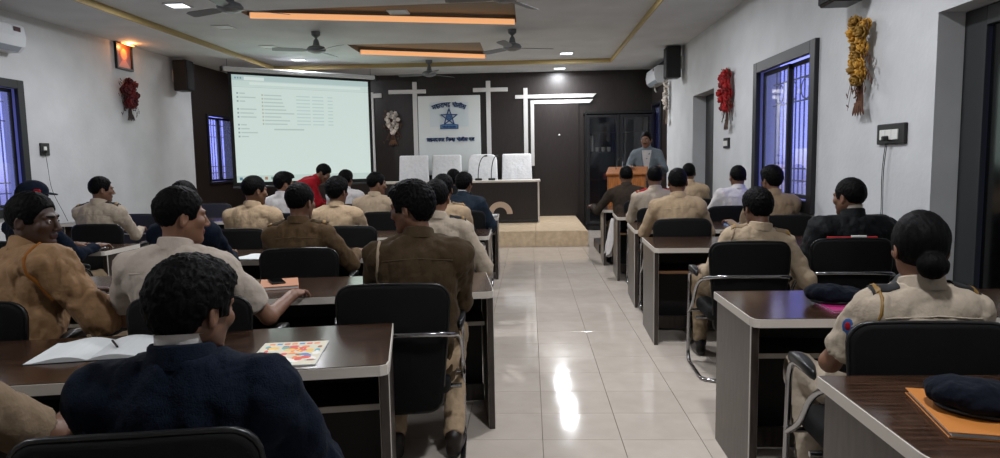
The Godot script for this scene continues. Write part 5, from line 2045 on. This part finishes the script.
	if o.has("inner"):
		var rw := []
		for e in [[0.062, 0.0], [0.059, 0.084 + maxf(0.0, cr)], [0.0655, 0.086 + maxf(0.0, cr)]]:
			var row := []
			for j in 20:
				var th := TAU * j / 20.0
				row.append(nb + T.basis * Vector3(sin(th) * e[0] * 0.95, e[1] - 0.014 * (1.0 - cos(th)), cos(th) * e[0] * 1.05))
			rw.append(row)
		var im := MB.new()
		im.smooth_grid(rw, true)
		obj("shirt_collar", im, M[o.inner], P)
	if o.get("yoke", false):
		var pts := []
		for k in 13:
			pts.append(march(g, T * Vector3(-0.16 + 0.32 * k / 12.0, 0.405 * sc - 0.012 * absf(k - 6) / 6.0, 0.3), -T.basis.z) + T.basis.z * 0.002)
		var ym := MB.new()
		ym.tube(pts, 0.003, 5)
		var ys: StandardMaterial3D = sm.duplicate()
		ys.albedo_color = sm.albedo_color.lightened(0.07)
		obj("yoke_seam", ym, ys, sn)
	if o.has("boards"):
		for sx in [-1.0, 1.0]:
			var bm := MB.new()
			var bt := MB.new()
			for part in 2:
				var grid := []
				for q in (8 if part == 0 else 3):
					var u := q / 7.0 if part == 0 else 0.72 + 0.09 * q
					var row := []
					for e in [[-0.027, -0.006], [-0.026, 0.009], [0.0, 0.012], [0.026, 0.009], [0.027, -0.006], [0.0, -0.006]]:
						var pt := march(g, T * Vector3(sx * lerpf(0.088, sw + 0.012, u), 0.66 * sc, 0.012 + e[0]), -up)
						row.append(pt + up * (e[1] + (0.003 if part else 0.0)))
					grid.append(row)
				if sx > 0: grid.reverse()
				(bt if part else bm).smooth_grid(grid, true)
			var bo := obj("shoulder_board", bm, M[o.boards], P)
			obj("stripe", bt, M.gold, bo)
	if o.has("lanyard"):
		var k: int = o.lanyard[0]
		var sx := -1.0 if k == 0 else 1.0
		var pts := []
		for q in 9:
			var u := q / 8.0
			var base: Vector3 = sho[k].lerp(el[k], 0.62 * u) + up * 0.02 * (1.0 - u)
			pts.append(march(g, base + T.basis * Vector3(-sx * 0.03, 0.14 * (1.0 - u), 0.25), (T.basis * Vector3(sx * 0.05, -0.3 * (1.0 - u), -0.95)).normalized()))
		var lm := MB.new()
		lm.tube(pts, o.lanyard[2], 6)
		obj("lanyard", lm, M[o.lanyard[1]], P)
	if o.get("badge", false):
		var bp := march(g, sho[0].lerp(el[0], 0.3) + T.basis * Vector3(-0.2, 0, 0.12), (T.basis * Vector3(0.86, 0, -0.5)).normalized())
		var out := (T.basis * Vector3(-0.86, 0, 0.5)).normalized()
		var bm2 := MB.new()
		bm2.xf = Transform3D(Basis(Vector3.UP.cross(out).normalized(), out.cross(Vector3.UP.cross(out)).normalized(), out), bp)
		bm2.sphere(Vector3.ZERO, Vector3(0.026, 0.032, 0.006), 12)
		var bo2 := obj("sleeve_badge", bm2, M.blueprint, P)
		var bm3 := MB.new()
		bm3.xf = bm2.xf
		bm3.sphere(Vector3(0, 0.004, 0.003), Vector3(0.013, 0.016, 0.006), 10)
		obj("badge_centre", bm3, M.red, bo2)
	if o.has("front"):
		var fg := []
		for q in 12:
			var u := q / 11.0
			var row := []
			for k in 7:
				var wd := lerpf(0.075, 0.012, u)
				row.append(march(g, T * Vector3(wd * (k / 3.0 - 1.0), lerpf(0.475, 0.06, u) * sc, -0.35), T.basis.z) - T.basis.z * 0.005)
			fg.append(row)
		var fm := MB.new()
		fm.smooth_grid(fg, false)
		obj("shirt_front", fm, M[o.front], P)
		for sx in [-1.0, 1.0]:
			var lp := []
			for q in 9:
				var u := q / 8.0
				lp.append(march(g, T * Vector3(sx * (lerpf(0.085, 0.02, u) + 0.02 * sin(PI * u)), lerpf(0.47, 0.08, u) * sc, -0.35), T.basis.z) - T.basis.z * 0.004)
			var lm2 := MB.new()
			lm2.tube(lp, 0.011, 6)
			obj("lapel", lm2, sm, sn)
	if o.has("cap"):
		var c1 := MB.new()
		c1.xf = H
		var prof := []
		for q in 9:
			var th := PI * 0.5 * q / 8.0
			prof.append(Vector2(0.1 * cos(th) + 0.001, 0.055 + 0.085 * sin(th)))
		c1.lathe([Vector2(0.098, 0.03)] + prof, 20)
		var cn := obj("cap", c1, M[o.cap], P)
		var c2 := MB.new()
		c2.xf = H * Transform3D(Basis(Vector3.RIGHT, -0.12), Vector3(0, 0.045, -0.07))
		var vp := PackedVector2Array()
		for q in 13: vp.append(Vector2(0.085 * cos(PI * q / 12.0), -0.09 * sin(PI * q / 12.0)))
		c2.prism(vp, -0.003, 0.004)
		obj("visor", c2, M[o.cap], cn)
		var c3 := MB.new()
		c3.xf = H
		c3.box(Vector3(0.085, 0.055, -0.045), Vector3(0.03, 0.04, 0.05), 0.008)
		obj("patch", c3, M.red, cn)
	# trousers and shoes
	var fz: float = o.get("feet", -0.4)
	var kn := []; var an := []; var hp := []
	for sx in [-1.0, 1.0]:
		hp.append(Vector3(0.088 * sx, T.origin.y - 0.02, 0.05))
		if stand:
			kn.append(Vector3(0.1 * sx, 0.5, 0.02)); an.append(Vector3(0.1 * sx, 0.1, 0.08))
		else:
			var spread: float = o.get("knees", 0.14)
			kn.append(Vector3(spread * sx, 0.53, -0.40)); an.append(Vector3(spread * sx, 0.1, fz))
	var tl := Vector3(-0.32, 0.03, -0.56); var th2 := Vector3(0.32, T.origin.y + 0.12, 0.27)
	var t := SDF.new(tl, th2, maxf(cell, 0.016))
	t.ecap(Transform3D(T.basis, T.origin), -0.03, 0.05, 0.165 * fat, 0.158 * fat, 1.3, 0.05)
	for k in 2:
		t.cap(hp[k], kn[k], 0.092, 0.068, 0.05)
		t.cap(kn[k], an[k], 0.066, 0.054, 0.03, true)
	t.noise(fold_n, 0.012, Vector3(8, 8, 8))
	var tm := MB.new()
	t.mesh_into(tm)
	obj("trousers", tm, M[o.get("pants", "trousers")], P)
	for k in 2:
		var so := obj("shoe", shoe_m, M[o.get("shoe", "shoe")], P)
		so.position = Vector3(an[k].x, 0.006, an[k].z - 0.01)
		so.rotation.y = -0.12 * (1.0 if k else -1.0)
	return P

# a person on a chair whose backrest top stands at x, z
func sitter(label: String, x: float, z: float, turn: float, o: Dictionary) -> Node3D:
	var f := Vector3(sin(deg_to_rad(turn)), 0, cos(deg_to_rad(turn)))
	return person(label, Vector3(x, 0.0, z) - f * 0.27, turn, o)

func people() -> void:
	protos()
	# left rows, from the viewer towards the stage
	sitter("man in a navy sweater with thick black hair, back turned, at the left foreground desk", -0.76, -1.27, 9, {"neck": 0.03, "pelvis": 0.5, "scale": 0.97, "head": 0.96, "cell": 0.012, "shirt": "navy", "garment": "sweater", "inner": "whiteshirt", "hair": "full", "yaw": -28.0, "pitch": 8.0, "puff": 0.012, "collar": 0.0, "sw": 0.19, "lh": Vector3(-0.24, 0.79, -0.42), "rh": Vector3(0.2, 0.69, -0.26), "lean": 0.0, "fat": 1.05, "pants": "trousersdark"})
	sitter("person in a khaki shirt cut off by the left edge, sleeve and forearm in view", -1.42, -1.15, 9, {"cell": 0.012, "pelvis": 0.5, "folds": 0.007, "pole": Vector3(0.2, -1, 0.3), "shirt": "khaki", "hair": "short", "sleeve": "short", "rh": Vector3(0.28, 0.79, -0.42), "lh": Vector3(-0.2, 0.79, -0.4)})
	sitter("man in dark brown uniform turning his head left, pale cord on his shoulder", -0.5, -2.86, 4, {"cell": 0.012, "shirt": "brown", "hair": "full", "yaw": 62.0, "pitch": 6.0, "moustache": true, "yoke": true, "lanyard": [0, "khakilight", 0.008], "sw": 0.182, "pole": Vector3(0.2, -1, 0.35), "feet": -0.02, "pants": "peach", "shoe": "shoebrown", "scale": 1.06, "lean": 6.0, "lh": Vector3(-0.2, 0.79, -0.38), "rh": Vector3(0.12, 0.79, -0.4), "fat": 1.03})
	sitter("man in a pale short-sleeved shirt, face in profile to the right, forearm on the desk", -1.52, -2.6, 6, {"side": 2.0, "cell": 0.013, "shirt": "offwhite", "hair": "fade", "yaw": -52.0, "skin": "skinlight", "sleeve": "short", "scale": 1.05, "rh": Vector3(0.42, 0.785, -0.3), "lh": Vector3(-0.2, 0.79, -0.35), "yoke": true})
	sitter("man in a tan jacket at the left edge, face turned to the right", -2.24, -2.6, -6, {"cell": 0.013, "lanyard": [1, "mustard", 0.01], "shirt": "jacket", "garment": "jacket", "hair": "short", "skin": "skindark", "yaw": -58.0, "twist": -22.0, "side": -8.0, "lean": 10.0, "sw": 0.2, "puff": 0.024, "folds": 0.02, "collar": 0.01, "rh": Vector3(0.34, 0.79, -0.28), "lh": Vector3(-0.1, 0.79, -0.4), "scale": 1.05})
	sitter("man in a brown uniform beside the pale orange notebook, right ear and cheek in view", -1.5, -4.14, 4, {"cell": 0.015, "shirt": "brownmid", "hair": "fade", "yaw": -22.0, "yoke": true, "rh": Vector3(0.3, 0.79, -0.34), "boards": "brown", "scale": 0.98})
	sitter("person in a cream uniform half hidden by the man in dark brown uniform", -0.6, -4.2, 4, {"cell": 0.016, "shirt": "uniform", "hair": "short", "boards": "blackmatt", "lean": 6.0, "skin": "skinlight", "rh": Vector3(0.24, 0.78, -0.2)})
	sitter("man in a dark navy jacket mostly hidden behind the pale shirt", -2.25, -4.1, 4, {"sw": 0.168, "cell": 0.016, "shirt": "navy", "garment": "jacket", "hair": "short", "scale": 1.04})
	sitter("person at the left edge in dark blue, almost out of the picture", -3.5, -3.6, -4, {"cell": 0.018, "shirt": "bluegrey", "hair": "short", "lean": 8.0})
	sitter("man in a dark cap with a red patch, behind the tan jacket", -3.85, -4.72, -20, {"cell": 0.018, "shirt": "navy", "hair": "short", "cap": "navy", "yaw": -48.0, "scale": 1.04})
	sitter("man in beige with dark shoulder marks near the left wall, head turned right", -4.13, -6.1, 0, {"shirt": "uniform", "hair": "short", "yaw": -42.0, "boards": "blackmatt", "scale": 1.06, "yoke": true})
	sitter("short-haired man in a beige shirt below the screen's left edge, turning right", -2.36, -5.46, 2, {"shirt": "peach", "hair": "fade", "yaw": -40.0, "scale": 1.04, "moustache": true})
	sitter("man in a beige shirt just right of the brown-uniformed man's head", -1.68, -5.58, 2, {"shirt": "peach", "hair": "full", "yaw": -20.0, "lean": 7.0})
	sitter("man in a beige shirt between the dark brown uniform and the blue-grey jacket", -0.75, -5.64, 2, {"shirt": "peach", "hair": "full", "lean": 6.0, "yaw": -8.0, "boards": "khaki"})
	sitter("man in beige with moustache turned right, before the white-covered stage chairs", -1.7, -7.15, 0, {"shirt": "khakilight", "hair": "fade", "yaw": -55.0, "moustache": true, "cell": 0.02, "scale": 1.02})
	sitter("man in a white shirt in front of the red jersey, turned right", -2.73, -7.15, 0, {"shirt": "whiteshirt", "hair": "full", "yaw": -48.0, "cell": 0.02, "scale": 1.06, "skin": "skinlight"})
	sitter("man in a white shirt right of the red jersey, at the screen's lower edge", -2.42, -8.6, 0, {"shirt": "whiteshirt", "hair": "full", "yaw": -10.0, "cell": 0.02, "scale": 1.05})
	person("man in a red jersey bending over to the right, below the projection screen", Vector3(-3.25, 0, -9.05), -72.0, {"stand": true, "pelvis": 0.95, "lean": 60.0, "shirt": "red", "garment": "jersey", "hair": "short", "pitch": 38.0, "yaw": -12.0, "cell": 0.02, "lh": Vector3(-0.16, 0.78, -0.62), "rh": Vector3(0.16, 0.78, -0.6), "pants": "trousersdark"})
	sitter("man in a blue-grey jacket at the aisle end of the left rows", -0.76, -7.1, -6, {"shirt": "bluegrey", "garment": "jacket", "hair": "full", "cell": 0.02, "puff": 0.012, "inner": "whiteshirt", "lean": 12.0, "rh": Vector3(0.22, 0.78, -0.36), "yaw": -15.0})
	sitter("farthest dark-clothed person on the left, only the hair above the blue-grey jacket", -0.98, -8.5, 0, {"shirt": "darkjacket", "hair": "full", "cell": 0.022, "scale": 1.02})
	# right rows
	sitter("woman officer with hair in a low bun, black and gold shoulder boards, right foreground", 1.345, -2.14, -2, {"pelvis": 0.495, "cell": 0.012, "shirt": "uniform", "hair": "woman", "sleeve": "short", "boards": "blackmatt", "lanyard": [0, "gold", 0.006], "yaw": -6.0, "pole": Vector3(0.9, -1.0, 0.3), "pants": "uniform", "sw": 0.178, "skin": "skinlight", "yoke": true, "lh": Vector3(-0.12, 0.68, -0.28), "rh": Vector3(0.12, 0.68, -0.28), "lean": 5.0, "scale": 0.93, "feet": -0.2, "knees": 0.25, "badge": true})
	sitter("man in a light tan shirt slouching beside the aisle, chrome-armed chair", 1.4, -4.24, -6, {"cell": 0.014, "shirt": "khakilight", "hair": "full", "yaw": 14.0, "pitch": 12.0, "lean": -4.0, "side": 7.0, "yoke": true, "boards": "khaki", "lanyard": [0, "khaki", 0.006], "lh": Vector3(-0.27, 0.66, -0.12), "rh": Vector3(0.3, 0.68, -0.1), "knees": 0.25, "pelvis": 0.5, "feet": -0.32, "scale": 0.93})
	sitter("man in a black stand-collar jacket by the right wall, head turned left", 2.12, -4.33, 2, {"pole": Vector3(0.2, -1, 0.3), "cell": 0.014, "shirt": "darkjacket", "garment": "jacket", "hair": "short", "yaw": 24.0, "inner": "offwhite", "pelvis": 0.51, "puff": 0.03, "collar": 0.018, "lh": Vector3(-0.32, 0.75, -0.2), "rh": Vector3(0.24, 0.72, -0.25), "scale": 1.0, "sw": 0.195, "fat": 1.1, "lean": 0.0})
	sitter("man in a peach shirt with close-cropped hair, in front of the lectern side", 1.33, -5.93, 0, {"shirt": "peach", "hair": "short", "yoke": true, "scale": 1.04, "lh": Vector3(-0.2, 0.79, -0.36), "rh": Vector3(0.26, 0.79, -0.34), "fat": 1.05})
	sitter("man in light brown beside the right window, partly behind the tan shirt", 2.22, -6.06, 0, {"pole": Vector3(0.15, -1, 0.3), "shirt": "khaki", "hair": "full", "yaw": 16.0, "scale": 1.05, "lh": Vector3(-0.28, 0.79, -0.3)})
	sitter("man in a white shirt leaning left below the right window", 2.18, -7.2, 2, {"pole": Vector3(0.15, -1, 0.3), "side": 10.0, "sw": 0.17, "shirt": "whiteshirt", "hair": "short", "yaw": 4.0, "scale": 1.06, "lh": Vector3(-0.36, 0.79, -0.3), "lean": 8.0, "cell": 0.02, "yoke": true})
	sitter("man in a pale uniform with dark red shoulder marks, left of the peach shirt", 1.36, -7.2, 0, {"shirt": "uniform", "hair": "short", "boards": "red", "scale": 1.06, "cell": 0.02})
	sitter("man in dark brown uniform nearest the lectern, elbow on the first desk", 1.24, -8.5, 0, {"shirt": "darkbrown", "hair": "short", "scale": 1.05, "cell": 0.02, "lh": Vector3(-0.4, 0.79, -0.36), "lean": 10.0})
	sitter("man in a beige shirt in front of the grey door recess", 2.05, -8.62, 0, {"shirt": "peach", "hair": "short", "scale": 1.08, "cell": 0.02})
	person("standing speaker in a blue-grey checked jacket and white shirt behind the lectern", Vector3(1.83, 0.14, -10.75), 168.0, {"stand": true, "pelvis": 0.93, "shirt": "suit", "garment": "jacket", "inner": "whiteshirt", "front": "whiteshirt", "skin": "skinlight", "hair": "short", "moustache": true, "yaw": -14.0, "lean": 3.0, "cell": 0.016, "lh": Vector3(-0.2, 1.14, -0.3), "rh": Vector3(0.24, 1.15, -0.3), "pants": "trousersdark"})
